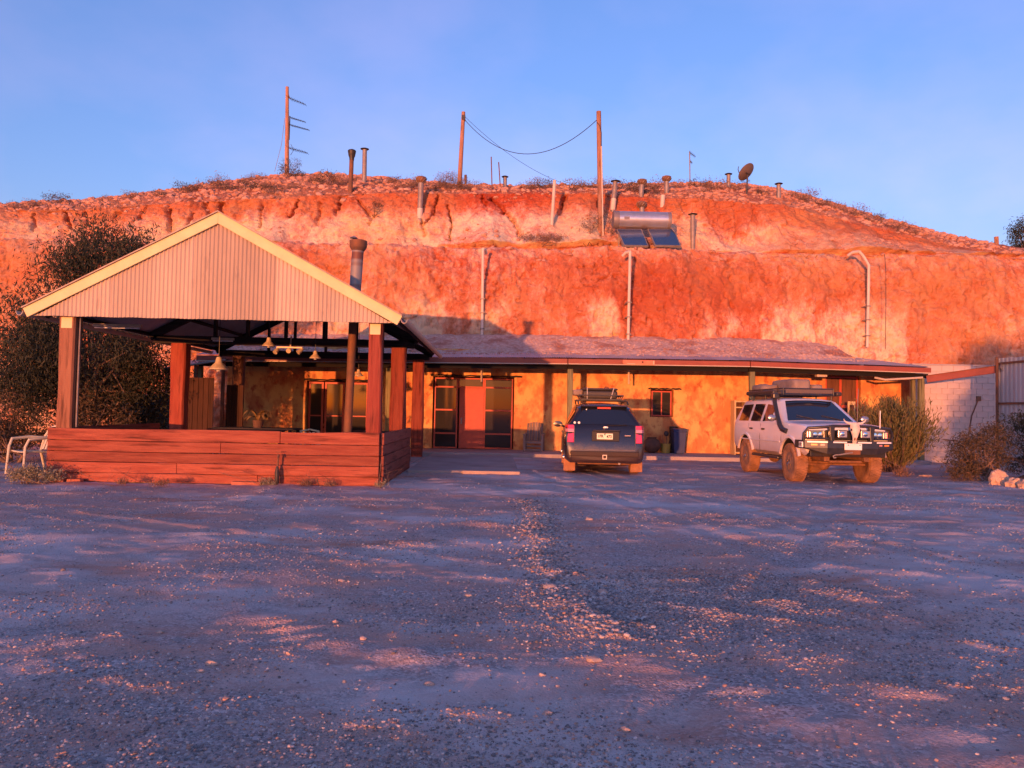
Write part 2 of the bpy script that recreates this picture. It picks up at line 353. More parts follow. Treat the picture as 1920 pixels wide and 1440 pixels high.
hm = bpy.data.materials.new('sandstone_clay'); hm.use_nodes = True; MATS['sandstone_clay'] = hm
hill = npmesh('hill', hV, hF, hm, smooth=True); tag(hill, kind='structure')
# the colours of the beds: a per-vertex mix (0 red clay, 1 pale stone), a bed index for the scrubby top
X, Y_, Z = HX, HY, HZ
tl = np.clip((Z-3.7)/(z1[None, :]-3.7), 0, 1)
streak = fbm(X*.75, Z*.22, 0, 4, 101)
pale = np.zeros_like(X)
low = HC == 0
midred = np.exp(-((tl-.62)/.24)**2)*(.55+.9*fbm(X*.16, Z*.3, 0, 3, 111))
cream = np.clip((.62-tl)/.22, 0, 1)*np.clip(.15+3.0*streak+1.2*fbm(X*2.6, Z*1.4, 0, 4, 115), 0, 1)
pinktop = np.clip((tl-.84)/.12, 0, 1)
pale = np.where(low, np.clip(.40-.50*midred+.42*cream+.18*pinktop+.25*streak, 0, 1), pale)
edge = np.clip((np.abs(X-3)-9)/6, 0, 1)
pale = np.where(low, pale*(1-.35*edge)+.16*edge, pale)
pale = np.where(HC == 1, .58+.2*fbm(X*1.2, Y_, 0, 3, 7), pale)
tu = np.clip((Z-z1[None, :]-.75)/np.maximum(z2-z1-.75, .3)[None, :], 0, 1)
pale = np.where(HC == 2, np.clip(.78-.75*np.clip((tu-.45)/.4, 0, 1)+.5*fbm(X*.6, Z*.5, 0, 4, 121)-.25*np.clip((X-9)/5, 0, 1), 0, 1), pale)
pale = np.where(HC == 3, .33+.35*fbm(X*1.5, Y_*.8, 0, 4, 131), pale)
ochre = np.clip(.35+1.2*fbm(X*.22, Z*.25, 0, 3, 141)+.5*np.clip((-7-X)/4, 0, 1)+.5*np.clip((X-9)/5, 0, 1), 0, 1)
ochre = np.where(HC == 1, 0, ochre)
ca = hill.data.color_attributes.new('bed', 'FLOAT_COLOR', 'POINT')
arr = np.stack([pale.ravel(), ochre.ravel(), (HC == 3).astype(float).ravel(), np.ones(pale.size)], 1).astype(np.float32)
ca.data.foreach_set('color', arr.ravel())
def hill_nodes(m):
    t = m.node_tree; b = t.nodes['Principled BSDF']; N = t.nodes.new; L = t.links.new
    c = N('ShaderNodeTexCoord'); at = N('ShaderNodeAttribute'); at.attribute_name = 'bed'; sp = N('ShaderNodeSeparateColor'); L(at.outputs['Color'], sp.inputs[0])
    def ns(sc, det=7, r=.62, st=(1, 1, 1)):
        n = N('ShaderNodeTexNoise'); n.inputs['Scale'].default_value = sc; n.inputs['Detail'].default_value = det; n.inputs['Roughness'].default_value = r
        mp = N('ShaderNodeMapping'); mp.inputs['Scale'].default_value = st; L(c.outputs['Object'], mp.inputs['Vector']); L(mp.outputs[0], n.inputs['Vector']); return n.outputs['Fac']
    def mth(op, a, bb, cc=None):
        n = N('ShaderNodeMath'); n.operation = op
        for k, v in enumerate((a, bb, cc)):
            if v is None: continue
            if isinstance(v, (int, float)): n.inputs[k].default_value = v
            else: L(v, n.inputs[k])
        return n.outputs[0]
    def mx(f, A, B):
        x = N('ShaderNodeMix'); x.data_type = 'RGBA'; L(f, x.inputs[0])
        for k, v in ((6, A), (7, B)):
            if isinstance(v, tuple): x.inputs[k].default_value = (*v, 1)
            else: L(v, x.inputs[k])
        return x.outputs[2]
    fine = ns(2.6, 10, .72, (1, 1, .6)); v = mth('MULTIPLY_ADD', fine, 2.0, mth('SUBTRACT', sp.outputs[0], 1.0))
    v = mth('MULTIPLY_ADD', ns(11, 6, .75, (1, 1, .7)), .9, mth('SUBTRACT', v, .45))
    rp = N('ShaderNodeValToRGB'); e = rp.color_ramp.elements; L(v, rp.inputs['Fac'])
    e[0].position = .05; e[0].color = (.42, .075, .038, 1); e[1].position = .95; e[1].color = (.84, .66, .44, 1)
    for p, cl in ((.30, (.56, .15, .085)), (.50, (.66, .27, .185)), (.70, (.76, .42, .31))):
        q = e.new(p); q.color = (*cl, 1)
    och = mx(mth('MULTIPLY', sp.outputs[1], mth('MULTIPLY_ADD', ns(1.6), 1.0, 0.0)), rp.outputs[0], (.62, .33, .15))
    col = mx(mth('MULTIPLY', sp.outputs[2], mth('MULTIPLY_ADD', ns(2.0, 8), 1.6, -.42)), och, (.22, .12, .085))
    pit = N('ShaderNodeMapRange'); pit.inputs['From Min'].default_value = .40; pit.inputs['From Max'].default_value = .32; L(ns(9, 6, .7, (1, 1, .5)), pit.inputs['Value'])
    col = mx(mth('MULTIPLY', pit.outputs[0], .55), col, (.25, .10, .065))
    L(col, b.inputs['Base Color']); b.inputs['Roughness'].default_value = .95; b.inputs['Specular IOR Level'].default_value = .1
    bp = N('ShaderNodeBump'); bp.inputs['Strength'].default_value = .9; bp.inputs['Distance'].default_value = .14
    L(mth('ADD', ns(4.5, 10, .7, (1, 1, .7)), mth('MULTIPLY', ns(22, 6, .7), .35)), bp.inputs['Height']); L(bp.outputs[0], b.inputs['Normal'])
hill_nodes(hm)
BV = BVHTree.FromPolygons([tuple(p) for p in hV.tolist()], hF.tolist())
def onhill(px, py, back=None):
    d = ray(px, py).normalized(); h = BV.ray_cast(CAM, d)
    return h[0] if h[0] is not None else None
def hill_z(x, y):
    h = BV.ray_cast(Vector((x, y, 60)), Vector((0, 0, -1))); return h[0].z if h[0] is not None else 0.0
# ================================================================ materials for buildings
def corr_mat(name, c1, c2, rough, metal, var=.12, bump=.15):
    m = mat(name, c1, rough, metal, .5, col2=c2, scale=1.2, stretch=(1.5, 1.5, .35), mix=(.35, .7), bump=bump, bscale=14, col3=tuple(v*.72 for v in c1), scale3=5, mix3=(.62, .8))
    t = m.node_tree; b = t.nodes['Principled BSDF']; oi = t.nodes.new('ShaderNodeObjectInfo'); hs = t.nodes.new('ShaderNodeHueSaturation')
    r = t.nodes.new('ShaderNodeMapRange'); r.inputs['To Min'].default_value = 1-var; r.inputs['To Max'].default_value = 1+var
    t.links.new(oi.outputs['Random'], r.inputs['Value']); t.links.new(r.outputs[0], hs.inputs['Value'])
    src = b.inputs['Base Color'].links[0].from_socket; t.links.new(src, hs.inputs['Color']); t.links.new(hs.outputs[0], b.inputs['Base Color']); return m
corr_mat('zinc_cladding', (.44, .34, .25), (.54, .42, .31), .6, .08, .2)
corr_mat('zinc_roof', (.34, .35, .38), (.45, .45, .47), .5, .35)
corr_mat('fence_sheet', (.42, .44, .43), (.50, .51, .48), .6, .2, .08)
def wood(name, c1, c2, rough=.8, axis=0, bump=.5):
    st = [9, 9, 9]; st[axis] = .8
    m = mat(name, c1, rough, 0, .25, col2=c2, scale=1.6, stretch=tuple(st), mix=(.36, .64), bump=bump, bscale=3.0, col3=tuple(v*.42 for v in c1), scale3=1.4, mix3=(.52, .70))
    t = m.node_tree; b = t.nodes['Principled BSDF']; oi = t.nodes.new('ShaderNodeObjectInfo'); hs = t.nodes.new('ShaderNodeHueSaturation')
    r = t.nodes.new('ShaderNodeMapRange'); r.inputs['To Min'].default_value = .78; r.inputs['To Max'].default_value = 1.2
    t.links.new(oi.outputs['Random'], r.inputs['Value']); t.links.new(r.outputs[0], hs.inputs['Value'])
    src = b.inputs['Base Color'].links[0].from_socket; t.links.new(src, hs.inputs['Color']); t.links.new(hs.outputs[0], b.inputs['Base Color']); return m
wood('red_plank', (.25, .058, .034), (.36, .105, .06), .75, 0, .9)
wood('red_plank_side', (.24, .065, .042), (.30, .09, .06), .8, 1, .7)
wood('red_post', (.25, .048, .030), (.31, .075, .045), .8, 2)
wood('brown_post', (.25, .105, .06), (.32, .15, .085), .85, 2)
wood('green_post', (.17, .16, .075), (.22, .20, .10), .8, 2)
wood('dark_timber', (.028, .022, .020), (.045, .036, .032), .85, 0, .3)
wood('brown_panel', (.11, .045, .028), (.15, .065, .04), .7, 2, .3)
wood('pole_wood', (.33, .17, .11), (.42, .23, .15), .9, 2, .6)
mat('cream_paint', (.72, .60, .30), .5, 0, .4, col2=(.64, .52, .26), scale=4, bump=.1)
mat('gutter_paint', (.30, .075, .045), .5, 0, .4, col2=(.24, .06, .04), scale=3, bump=.1)
mat('gutter_cream', (.52, .40, .28), .5, 0, .4, col2=(.5, .42, .33), scale=4)
mat('red_joinery', (.50, .085, .045), .5, 0, .4, col2=(.42, .07, .04), scale=6, bump=.15)
mat('render_plaster', (.54, .22, .085), .95, 0, .1, col2=(.72, .42, .15), scale=1.9, detail=10, mix=(.44, .58), bump=1.0, bscale=7, col3=(.42, .125, .055), scale3=4.5, mix3=(.55, .68), stretch=(1, 1, .7))
mat('concrete', (.33, .28, .265), .92, 0, .2, col2=(.41, .35, .33), scale=1.5, bump=.4, bscale=30, col3=(.27, .23, .22), scale3=.8, mix3=(.52, .7))
mat('white_block', (.50, .40, .35), .9, 0, .2, col2=(.56, .45, .39), scale=2.5, bump=.4, bscale=25, col3=(.42, .28, .21), scale3=.9, mix3=(.58, .75))
mat('mortar', (.45, .355, .31), .95, 0, .1, col2=(.44, .38, .35), scale=4)
mat('window_glass', (.03, .027, .025), .06, 0, .4)
mat('beam_shaded', (.011, .009, .008), .8, 0, .2)  # shade under the gutter put into the beam's colour as near-black
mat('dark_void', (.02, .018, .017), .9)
mat('black_steel', (.035, .034, .036), .5, .4, .4, col2=(.07, .06, .055), scale=8)
mat('rust_steel', (.16, .085, .055), .75, .35, .4, col2=(.26, .11, .055), scale=3, mix=(.4, .65), bump=.3)
mat('galv', (.30, .26, .23), .55, .3, .4, col2=(.22, .17, .145), scale=5, mix=(.4, .7), bump=.15)
mat('pvc', (.62, .54, .44), .5, 0, .4, col2=(.54, .46, .37), scale=3)
mat('cream_plastic', (.62, .58, .42), .5, 0, .4, col2=(.52, .48, .35), scale=6)
mat('lamp_enamel', (.62, .52, .36), .45, .1, .5, col2=(.5, .4, .27), scale=8)

def corr_sheet(x0, x1, zbot, ztop, y, pitch=.0762, amp=.0115, n=8):
    """upright corrugated sheet; zbot/ztop are functions of x"""
    k = max(2, int((x1-x0)/pitch*n)); mb = MB(); V = []
    for i in range(k+1):
        x = x0+(x1-x0)*i/k; yy = y+amp*math.sin(2*math.pi*x/pitch)
        V += [(x, yy, zbot(x)), (x, yy, ztop(x))]
    mb.grid(V, k+1, 2); return mb

# ================================================================ the open shelter with its big gable
YG, YB = 14.55, 24.1
GL, GR, GA, ZE, ZA = -8.77, -1.81, -5.26, 3.07, 5.05
shelter = thing('picnic_shelter', 'open timber post shelter with a corrugated iron gable and low red plank wall', 'shelter', (-5.26, 19.3, 0))
slope = lambda x: ZE+(ZA-ZE)*(1-abs(x-GA)/(GA-GL if x < GA else GR-GA))
xs = np.arange(GL+.02, GR-.02, .7625)
for i, x0 in enumerate(xs):
    x1 = min(x0+.77, GR-.01)
    cs = [x0]+([GA] if x0 < GA < x1 else [])+[x1]
    sk = .004*(i % 2); o = corr_sheet(x0, x1, lambda x: ZE-.0+.004*math.sin(x*9), lambda x: max(slope(x)-.10, ZE+.03), YG-sk).build('gable_sheet', 'zinc_cladding', shelter, smooth=True)
# gable backing frame so that the sheets hang on something
fr = MB(); fr.bar((GL+.1, YG+.05, ZE+.06), (GR-.1, YG+.05, ZE+.06), .06, .1); fr.build('gable_rail', 'dark_timber', shelter)
for sgn, xe in ((-1, GL), (1, GR)):
    a = Vector((xe+sgn*.02, YG-.035, ZE+.10)); b = Vector((GA, YG-.035, ZA+.0)); d = (b-a)
    n = Vector((-d.z, 0, d.x)).normalized(); n = n if n.z > 0 else -n
    mb = MB(); w_ = .19
    q = [a+n*.03, Vector((GA, YG-.035, ZA+.03/abs(n.z))), Vector((GA, YG-.035, ZA-(w_-.03)/abs(n.z))), a-n*(w_-.03)]
    mb.prism([(p.x, p.z) for p in q], YG-.06, YG-.022); mb.build('barge_board', 'cream_paint', shelter, bevel=.006)
    mb = MB(); q2 = [a+n*.05, Vector((GA, 0, ZA+.05/abs(n.z))), Vector((GA, 0, ZA+.028/abs(n.z))), a+n*.028]
    mb.prism([(p.x, p.z) for p in q2], YG-.10, YG+.05); mb.build('barge_capping', 'galv', shelter)
    # roof slope: corrugations run down the slope
    k = int((YB-YG)/.0762*5); V = []
    for i in range(k+1):
        y = YG+.0+(YB-YG)*i/k; h = .009*math.sin(2*math.pi*y/.0762)
        for t in (0, 1):
            p = a.lerp(Vector((GA, 0, ZA+.0)), t); V.append((p.x+n.x*h, y, p.z+n.z*h))
    mb = MB(); mb.grid(V, k+1, 2); mb.build('roof_sheet', 'zinc_roof', shelter, smooth=True)
    for j in range(5):
        p = a.lerp(Vector((GA, 0, ZA)), .04+.23*j)-n*.055
        MB().bar((p.x, YG+.02, p.z), (p.x, YB, p.z), .05, .075, up=n).build('purlin', 'dark_timber', shelter)
    # gutter along the eave, a half-round trough
    g = MB(); V = []; m_ = 9
    for y in (YG-.09, YB+.06):
        for j in range(m_):
            t = math.pi*(j/(m_-1)); V.append((xe+sgn*(.075+.065*math.cos(t)), y, ZE+.07-.085*math.sin(t)))
        for j in range(m_-1, -1, -1):
            t = math.pi*(j/(m_-1)); V.append((xe+sgn*(.075+.058*math.cos(t)), y, ZE+.072-.078*math.sin(t)))
    c2 = 2*m_; g.add(V, [(j, (j+1) % c2, c2+(j+1) % c2, c2+j) for j in range(c2)]+[tuple(range(c2)), tuple(range(2*c2-1, c2-1, -1))])
    g.build('gutter', 'gutter_cream', shelter)
MB().prism([(GA-.16, ZA-.03), (GA, ZA+.055), (GA+.16, ZA-.03), (GA, ZA+.04)], YG-.08, YB+.03).build('ridge_cap', 'zinc_roof', shelter)
# trusses
for y in (YG+.35, 19.4, YB-.15):
    tr = MB(); z0 = 2.99 if y > 15 else 3.12
    tr.bar((GL+.25, y, z0+.09), (GR-.25, y, z0+.09), .09, .20); MB.build(tr, 'tie_beam', 'dark_timber', shelter)
    for sgn, xe in ((-1, GL), (1, GR)):
        MB().bar((xe-sgn*.15, y, ZE+.07), (GA, y, ZA-.17), .09, .18).build('rafter', 'dark_timber', shelter)
    if y > 15:
        for xx in (GA, GA+.95, GA-.95, GA+1.75, GA-1.75): MB().bar((xx, y, z0+.19), (xx, y, slope(xx)-.2), .07, .11).build('web_post', 'dark_timber', shelter)
# posts: squared logs
def post(x, y, z1, wd, m, parent, z0=0.0, lean=0.0, name='post', n=10):
    mb = MB(); V = []
    for k in range(n+1):
        t = k/n; z = z0+(z1-z0)*t
        for (i, j) in ((-1, -.8), (-.8, -1), (.8, -1), (1, -.8), (1, .8), (.8, 1), (-.8, 1), (-1, .8)):
            wv = .5*wd*(1+.05*math.sin(7*t+x*3)+.02*math.sin(17*t+y+i)); V.append((x+i*wv+lean*(t-.5), y+j*wv, z))
    fs = [(k*8+j, k*8+(j+1) % 8, k*8+8+(j+1) % 8, k*8+8+j) for k in range(n) for j in range(8)]+[tuple(range(8))[::-1], tuple(n*8+j for j in range(8))]
    mb.add(V, fs); return mb.build(name, m, parent, smooth=True)
post(-8.08, 14.82, 3.12, .29, 'brown_post', shelter); post(-2.30, 14.82, 3.12, .26, 'red_post', shelter)
post(-7.89, 19.5, 2.99, .36, 'red_post', shelter); post(-2.44, 19.5, 2.99, .37, 'red_post', shelter)
post(-2.38, 23.9, 2.99, .34, 'red_post', shelter); post(-7.89, 23.9, 2.99, .30, 'brown_panel', shelter)
for x in (-8.08, -2.30): MB().box((x-.10, 14.665, 2.86), (x+.10, 14.672, 3.06)).build('post_bracket', 'cream_paint', shelter)
# conduit on the inner side of the left post
MB().tube([(-7.90, 14.80, 1.0), (-7.90, 14.80, 3.1)], .018, 8).build('conduit', 'galv', shelter)
# low wall of stacked planks, each a little off its neighbours
rw = random.Random(5)
hs = [.0, .175, .375, .565, .77, 1.0]
for i in range(5):
    z0, z1 = hs[i]+.004, hs[i+1]-.006
    cut = [-8.30, -8.30+[3.9, 2.4, 6.15, 3.2, 4.3][i], -2.15] if i != 2 else [-8.30, -2.15]
    for x0, x1 in zip(cut[:-1], cut[1:]):
        n = 14; V = []; off = rw.uniform(-.012, .012); tilt = rw.uniform(-.012, .012)
        for k in range(n+1):
            t = k/n; x = x0+.004+(x1-x0-.008)*t; wv = .006*math.sin(t*9+i*2)+tilt*(t-.5)
            sag = -.006*math.sin(math.pi*t) if i else 0
            lift = .012*math.sin(5*t+i) if i == 4 else 0
            for (yy, zz) in ((0, z0), (0, z1+lift), (.07, z1+lift), (.07, z0)): V.append((x, 14.56+off+wv+yy, max(0.0, zz+sag)))
        mb = MB(); mb.add(V, [(k*4+j, k*4+(j+1) % 4, k*4+4+(j+1) % 4, k*4+4+j) for k in range(n) for j in range(4)]+[(3, 2, 1, 0), tuple(n*4+j for j in range(4))])
        mb.build('plank', 'red_plank', shelter, bevel=.008)
for xw, lab in ((-2.12, 0), (-8.30, 1)):
    for i in range(5):
        z0, z1 = hs[i]+.004, hs[i+1]-.006; o_ = rw.uniform(-.012, .012)
        for y0, y1 in ((14.66, 14.66+[2.6, 1.9, 3.2, 2.2, 2.8][i]), (14.66+[2.6, 1.9, 3.2, 2.2, 2.8][i], 19.3)):
            MB().box((xw-.035+o_, y0+.003, z0), (xw+.035+o_, y1-.003, z1)).build('plank', 'red_plank_side', shelter, bevel=.008)
# concrete floor of the shelter
tag(MB().box((-8.25, 14.66, -.05), (-2.2, 24.2, .012)).build('shelter_floor', 'concrete'), kind='structure')

# ================================================================ the dugout house: front wall, verandah, doors
YW, YF = 27.0, 25.0
FLZ = .12
house = thing('dugout_house', 'ochre rendered dugout front with a long corrugated verandah against the cliff', 'house', (3, 26.5, 0))
VX0, VX1 = -9.6, 14.15
gz = lambda x: float(np.interp(x, [-9.6, -1.7, 2.3, 8.3, 14.2], [3.06, 3.13, 3.20, 3.235, 3.14]))
# wall with openings (x0, x1, z0, z1)
OPEN = [(-6.56, -4.40, FLZ, 2.40), (-2.18, .66, FLZ, 2.64), (5.44, 6.26, 1.36, 2.32), (11.63, 12.88, FLZ, 2.95)]
WX0, WX1, WZ1 = -9.3, 14.75, 3.6
cx = sorted(set([round(v, 3) for v in np.arange(WX0, WX1, .14)]+[WX1]+[o[0] for o in OPEN]+[o[1] for o in OPEN]))
cz = sorted(set([round(v, 3) for v in np.arange(0, WZ1, .14)]+[WZ1]+[o[2] for o in OPEN]+[o[3] for o in OPEN]))
cx = [cx[0]]+[b for a, b in zip(cx, cx[1:]) if b-a > 1e-6]; cz = [cz[0]]+[b for a, b in zip(cz, cz[1:]) if b-a > 1e-6]
AX, AZ = np.meshgrid(np.array(cx), np.array(cz), indexing='ij')
WYv = YW+.035*fbm(AX*.8, AZ*.8, 0, 3, 15)+.012*fbm(AX*4, AZ*4, 0, 3, 16)
# the old openings have rounded, slumped edges: pull vertices near the edges back
mb = MB(); nzv = len(cz)
V = [(float(AX[i, j]), float(WYv[i, j]), float(AZ[i, j])) for i in range(len(cx)) for j in range(nzv)]
fs = []
ins = lambda x, z: any(o[0]-1e-6 < x < o[1]+1e-6 and o[2]-1e-6 < z < o[3]+1e-6 for o in OPEN)
solid = {}
for i in range(len(cx)-1):
    for j in range(nzv-1):
        s_ = not ins((cx[i]+cx[i+1])/2, (cz[j]+cz[j+1])/2) and not (cx[i] > 12.6 and cz[j+1] > 3.12); solid[i, j] = s_
        if s_: fs.append((i*nzv+j, (i+1)*nzv+j, (i+1)*nzv+j+1, i*nzv+j+1))
base = len(V); V += [(p[0], YW+.34, p[2]) for p in V]
for i in range(len(cx)-1):
    for j in range(nzv-1):
        if not solid[i, j]: continue
        for (di, dj, a, b) in ((-1, 0, (i, j), (i, j+1)), (1, 0, (i+1, j+1), (i+1, j)), (0, -1, (i+1, j), (i, j)), (0, 1, (i, j+1), (i+1, j+1))):
            if not solid.get((i+di, j+dj), False):
                p, q = a[0]*nzv+a[1], b[0]*nzv+b[1]; fs.append((p, q, base+q, base+p))
mb.add(V, fs); mb.build('wall', 'render_plaster', house, smooth=True)
# rough timber lintels above the openings
for (x0, x1, z0, z1) in OPEN[:3]:
    n = 16; pts = [(x0-.08+(x1-x0+.34)*k/n, YW-.03+.012*math.sin(k*1.7), z1+.03+.012*math.sin(k*2.3+x0)) for k in range(n+1)]
    MB().tube(pts, [.03+.008*math.sin(k*1.1+x0) for k in range(n+1)], 6).build('lintel', 'dark_timber', house, smooth=True)
# dark rooms behind the openings
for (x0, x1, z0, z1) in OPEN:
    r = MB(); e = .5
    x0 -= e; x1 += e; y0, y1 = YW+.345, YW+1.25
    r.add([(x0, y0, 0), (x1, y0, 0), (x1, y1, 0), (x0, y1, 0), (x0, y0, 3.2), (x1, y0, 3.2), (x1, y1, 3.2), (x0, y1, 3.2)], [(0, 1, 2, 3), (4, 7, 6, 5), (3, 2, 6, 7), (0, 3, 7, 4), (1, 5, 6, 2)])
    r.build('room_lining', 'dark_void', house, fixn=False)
def frame_rect(x0, x1, z0, z1, y, w_, m, parent, dep=.06, name='frame'):
    mb = MB(); mb.box((x0, y, z0), (x0+w_, y+dep, z1)); mb.box((x1-w_, y, z0), (x1, y+dep, z1)); mb.box((x0+w_, y+.001, z1-w_), (x1-w_, y+dep-.001, z1)); mb.box((x0+w_, y+.001, z0), (x1-w_, y+dep-.001, z0+w_))
    return mb.build(name, m, parent, bevel=.004)
def pane(x0, x1, z0, z1, y, parent, m='window_glass'): return MB().box((x0, y, z0), (x1, y+.008, z1)).build('pane', m, parent)
X27 = lambda px, py=770: P(px, py, YW+.15).x
Z27 = lambda py, px=880: P(px, py, YW+.15).z
# entrance set: glazed left bay, red door, glazed right bay
yf = YW+.16
xl, xm, xd0, xd1, xr = -2.14, X27(858), X27(862), X27(906), .62
zt, ztr, zmid, zlow = 2.60, Z27(726), Z27(769), Z27(813)
for (a, b) in ((xl, xm), (xd1+.02, xr)):
    f = frame_rect(a, b, FLZ+.002, zt, yf, .055, 'red_joinery', house, name='glazed_bay')
    for z in (ztr, zmid, zlow): MB().box((a+.055, yf+.004, z-.028), (b-.055, yf+.055, z+.028)).build('rail', 'red_joinery', f)
    zz = [FLZ+.05, zlow, zmid, ztr, zt-.05]
    for q0, q1 in zip(zz[:-1], zz[1:]): pane(a+.05, b-.05, q0+.02, q1-.02, yf+.03, f)
tf = frame_rect(xm+.002, xd1+.018, ztr-.02, zt, yf+.002, .05, 'red_joinery', house, name='transom_light'); pane(xm+.05, xd1-.03, ztr+.02, zt-.045, yf+.03, tf)
dr = MB().box((xd0-.02, yf+.01, FLZ+.01), (xd1+.016, yf+.055, ztr-.024)).build('door', 'red_joinery', house, bevel=.004)
MB().tube([(xd0+.06, yf+.0, 1.12), (xd0+.06, yf-.05, 1.12), (xd0+.06, yf-.05, 1.0)], .014, 8).build('handle', 'galv', dr)
MB().box((xd0+.035, yf+.002, .98), (xd0+.085, yf+.0095, 1.2)).build('lock_plate', 'galv', dr)
# doors seen through the shelter
xl, xr = -6.52, -4.44; bx = [xl, xl+.52, xl+.56, xl+1.25, xl+1.29, xr]
for a, b in ((bx[0], bx[1]), (bx[2], bx[3]), (bx[4], bx[5])):
    f = frame_rect(a, b, FLZ+.002, 2.36, yf, .07, 'red_joinery', house, name='glazed_door')
    MB().box((a+.07, yf+.004, 1.16), (b-.07, yf+.055, 1.20)).build('rail', 'red_joinery', f)
    pane(a+.06, b-.06, FLZ+.06, 1.17, yf+.03, f); pane(a+.06, b-.06, 1.19, 2.3, yf+.03, f)
# small window
f = frame_rect(5.50, 6.22, 1.38, 2.28, YW+.14, .05, 'red_joinery', house, name='window'); pane(5.54, 6.18, 1.42, 2.24, YW+.17, f)
MB().box((5.84, YW+.145, 1.43), (5.88, YW+.195, 2.23)).build('mullion', 'red_joinery', f)
# right opening with red screens above and a door below
f = frame_rect(11.66, 12.85, FLZ+.002, 2.92, YW+.12, .07, 'red_joinery', house, name='screen_door')
MB().box((12.18, YW+.125, 1.9), (12.26, YW+.175, 2.85)).build('mullion', 'red_joinery', f); MB().box((11.73, YW+.125, 1.80), (12.78, YW+.175, 1.9)).build('rail', 'red_joinery', f)
pane(11.72, 12.20, 1.88, 2.86, YW+.15, f, 'brown_panel'); pane(12.24, 12.79, 1.88, 2.86, YW+.15, f, 'brown_panel'); pane(11.72, 12.79, FLZ+.06, 1.82, YW+.15, f)
# verandah roof: corrugated sheets running down to the gutter, a hip at its right end
YR = 28.6
def vroof(x, t): return gz(min(x, 14.15))+.03+t*(.60)
SH = .7625; x = VX0; i = 0
while x < VX1-.05:
    x1 = min(x+SH+.008, VX1); k = max(2, int((x1-x)/.0762*6)); mb = MB(); V = []
    for a in range(k+1):
        xx = x+(x1-x)*a/k; h = .009*math.cos(2*math.pi*xx/.0762)+.003*(i % 2)
        tmax = 1.0 if xx < 12.75 else max(.03, (VX1-xx)/(VX1-12.75))
        for t in (0, .5, 1):
            tt = t*tmax; V.append((xx, YF-.06+tt*(YR-YF+.06), vroof(xx, tt)+h))
    mb.grid(V, k+1, 3); mb.build('roof_sheet', 'zinc_roof', house, smooth=True); x += SH; i += 1
# hip end
mb = MB(); mb.add([(12.75, YR, vroof(12.75, 1)-.012), (VX1+.02, YF-.06, vroof(VX1, 0)-.012), (VX1+.55, YR, vroof(VX1, 0)+.05)], [(0, 1, 2)]); mb.build('hip_sheet', 'zinc_roof', house)
# fascia gutter in three lengths between the posts
PX_ = [-9.5, -3.45, 2.42, 8.36, 13.95]
for a, b in zip([-9.55, 2.33, 8.25], [2.30, 8.22, 14.16]):
    mb = MB(); V = []
    for xx in (a, b):
        z = gz(xx); V += [(xx, YF-.16, z-.012), (xx, YF-.18, z-.02), (xx, YF-.17, z-.165), (xx, YF-.19, z-.19), (xx, YF-.03, z-.19), (xx, YF-.03, z-.012)]
    mb.add(V, [(j, (j+1) % 6, 6+(j+1) % 6, 6+j) for j in range(6)]+[tuple(range(6)), tuple(range(11, 5, -1))]); mb.build('gutter', 'gutter_paint', house)
    mb = MB(); V = []
    for xx in (a, b):
        z = gz(xx)-.19; V += [(xx, YF-.195, z+.022), (xx, YF-.205, z+.022), (xx, YF-.205, z-.004), (xx, YF-.195, z-.004)]
    mb.add(V, [(j, (j+1) % 4, 4+(j+1) % 4, 4+j) for j in range(4)]+[(0, 1, 2, 3), (7, 6, 5, 4)]); mb.build('gutter_lip', 'gutter_cream', house)
    mb = MB(); V = []
    for xx in (a, b):
        z = gz(xx)-.20; V += [(xx, YF, z+.0), (xx, YF, z-.14), (xx, YF+.10, z-.14), (xx, YF+.10, z+.0)]
    mb.add(V, [(j, (j+1) % 4, 4+(j+1) % 4, 4+j) for j in range(4)]+[(0, 1, 2, 3), (7, 6, 5, 4)]); mb.build('beam', 'beam_shaded', house)
for xx in PX_: post(xx, YF+.05, gz(xx)-.34, .17, 'green_post', house, FLZ if xx < 14 else 0)
for xx in np.arange(-8.6, 14, 1.2): MB().bar((xx, YF+.1, gz(xx)-.10), (xx, YW-.02, gz(xx)+.14), .05, .10).build('rafter', 'dark_timber', house)
# end beam carried over to the fence
# sign board on the gutter
sg = thing('sign_board', 'long faded red board fixed on the verandah gutter', 'sign', (P(1199, 684, YF-.24).x, YF-.22, gz(4.9)-.12))
sx0, sx1 = P(1168, 683, YF-.24).x, P(1228, 684, YF-.24).x; zc = gz(4.7)-.105
MB().prism([(sx0, zc+.075), (sx0+.0, zc-.03), (sx0+.05, zc-.062), (sx1, zc-.075), (sx1, zc+.07)], YF-.235, YF-.21).build('board', mat('sign_red', (.58, .16, .09), .6, 0, .3, col2=(.66, .25, .14), scale=3), sg)
MB().prism([(sx0+.14+.0, zc-.048), (sx0+.40, zc-.054), (sx0+.40, zc-.042), (sx0+.14, zc-.036)], YF-.2375, YF-.2352).build('line_mark', mat('sign_pale', (.75, .55, .42), .6), sg)
st = [(math.cos(R(90+36*k))*(.045 if k % 2 == 0 else .02)+sx0+.64, math.sin(R(90+36*k))*(.045 if k % 2 == 0 else .02)+zc+.012) for k in range(10)]
MB().prism(st, YF-.2375, YF-.2352).build('star_mark', 'dark_void', sg)
MB().box((sx1-.05, YF-.2372, zc-.06), (sx1-.03, YF-.2352, zc+.058)).build('end_mark', 'sign_pale', sg)
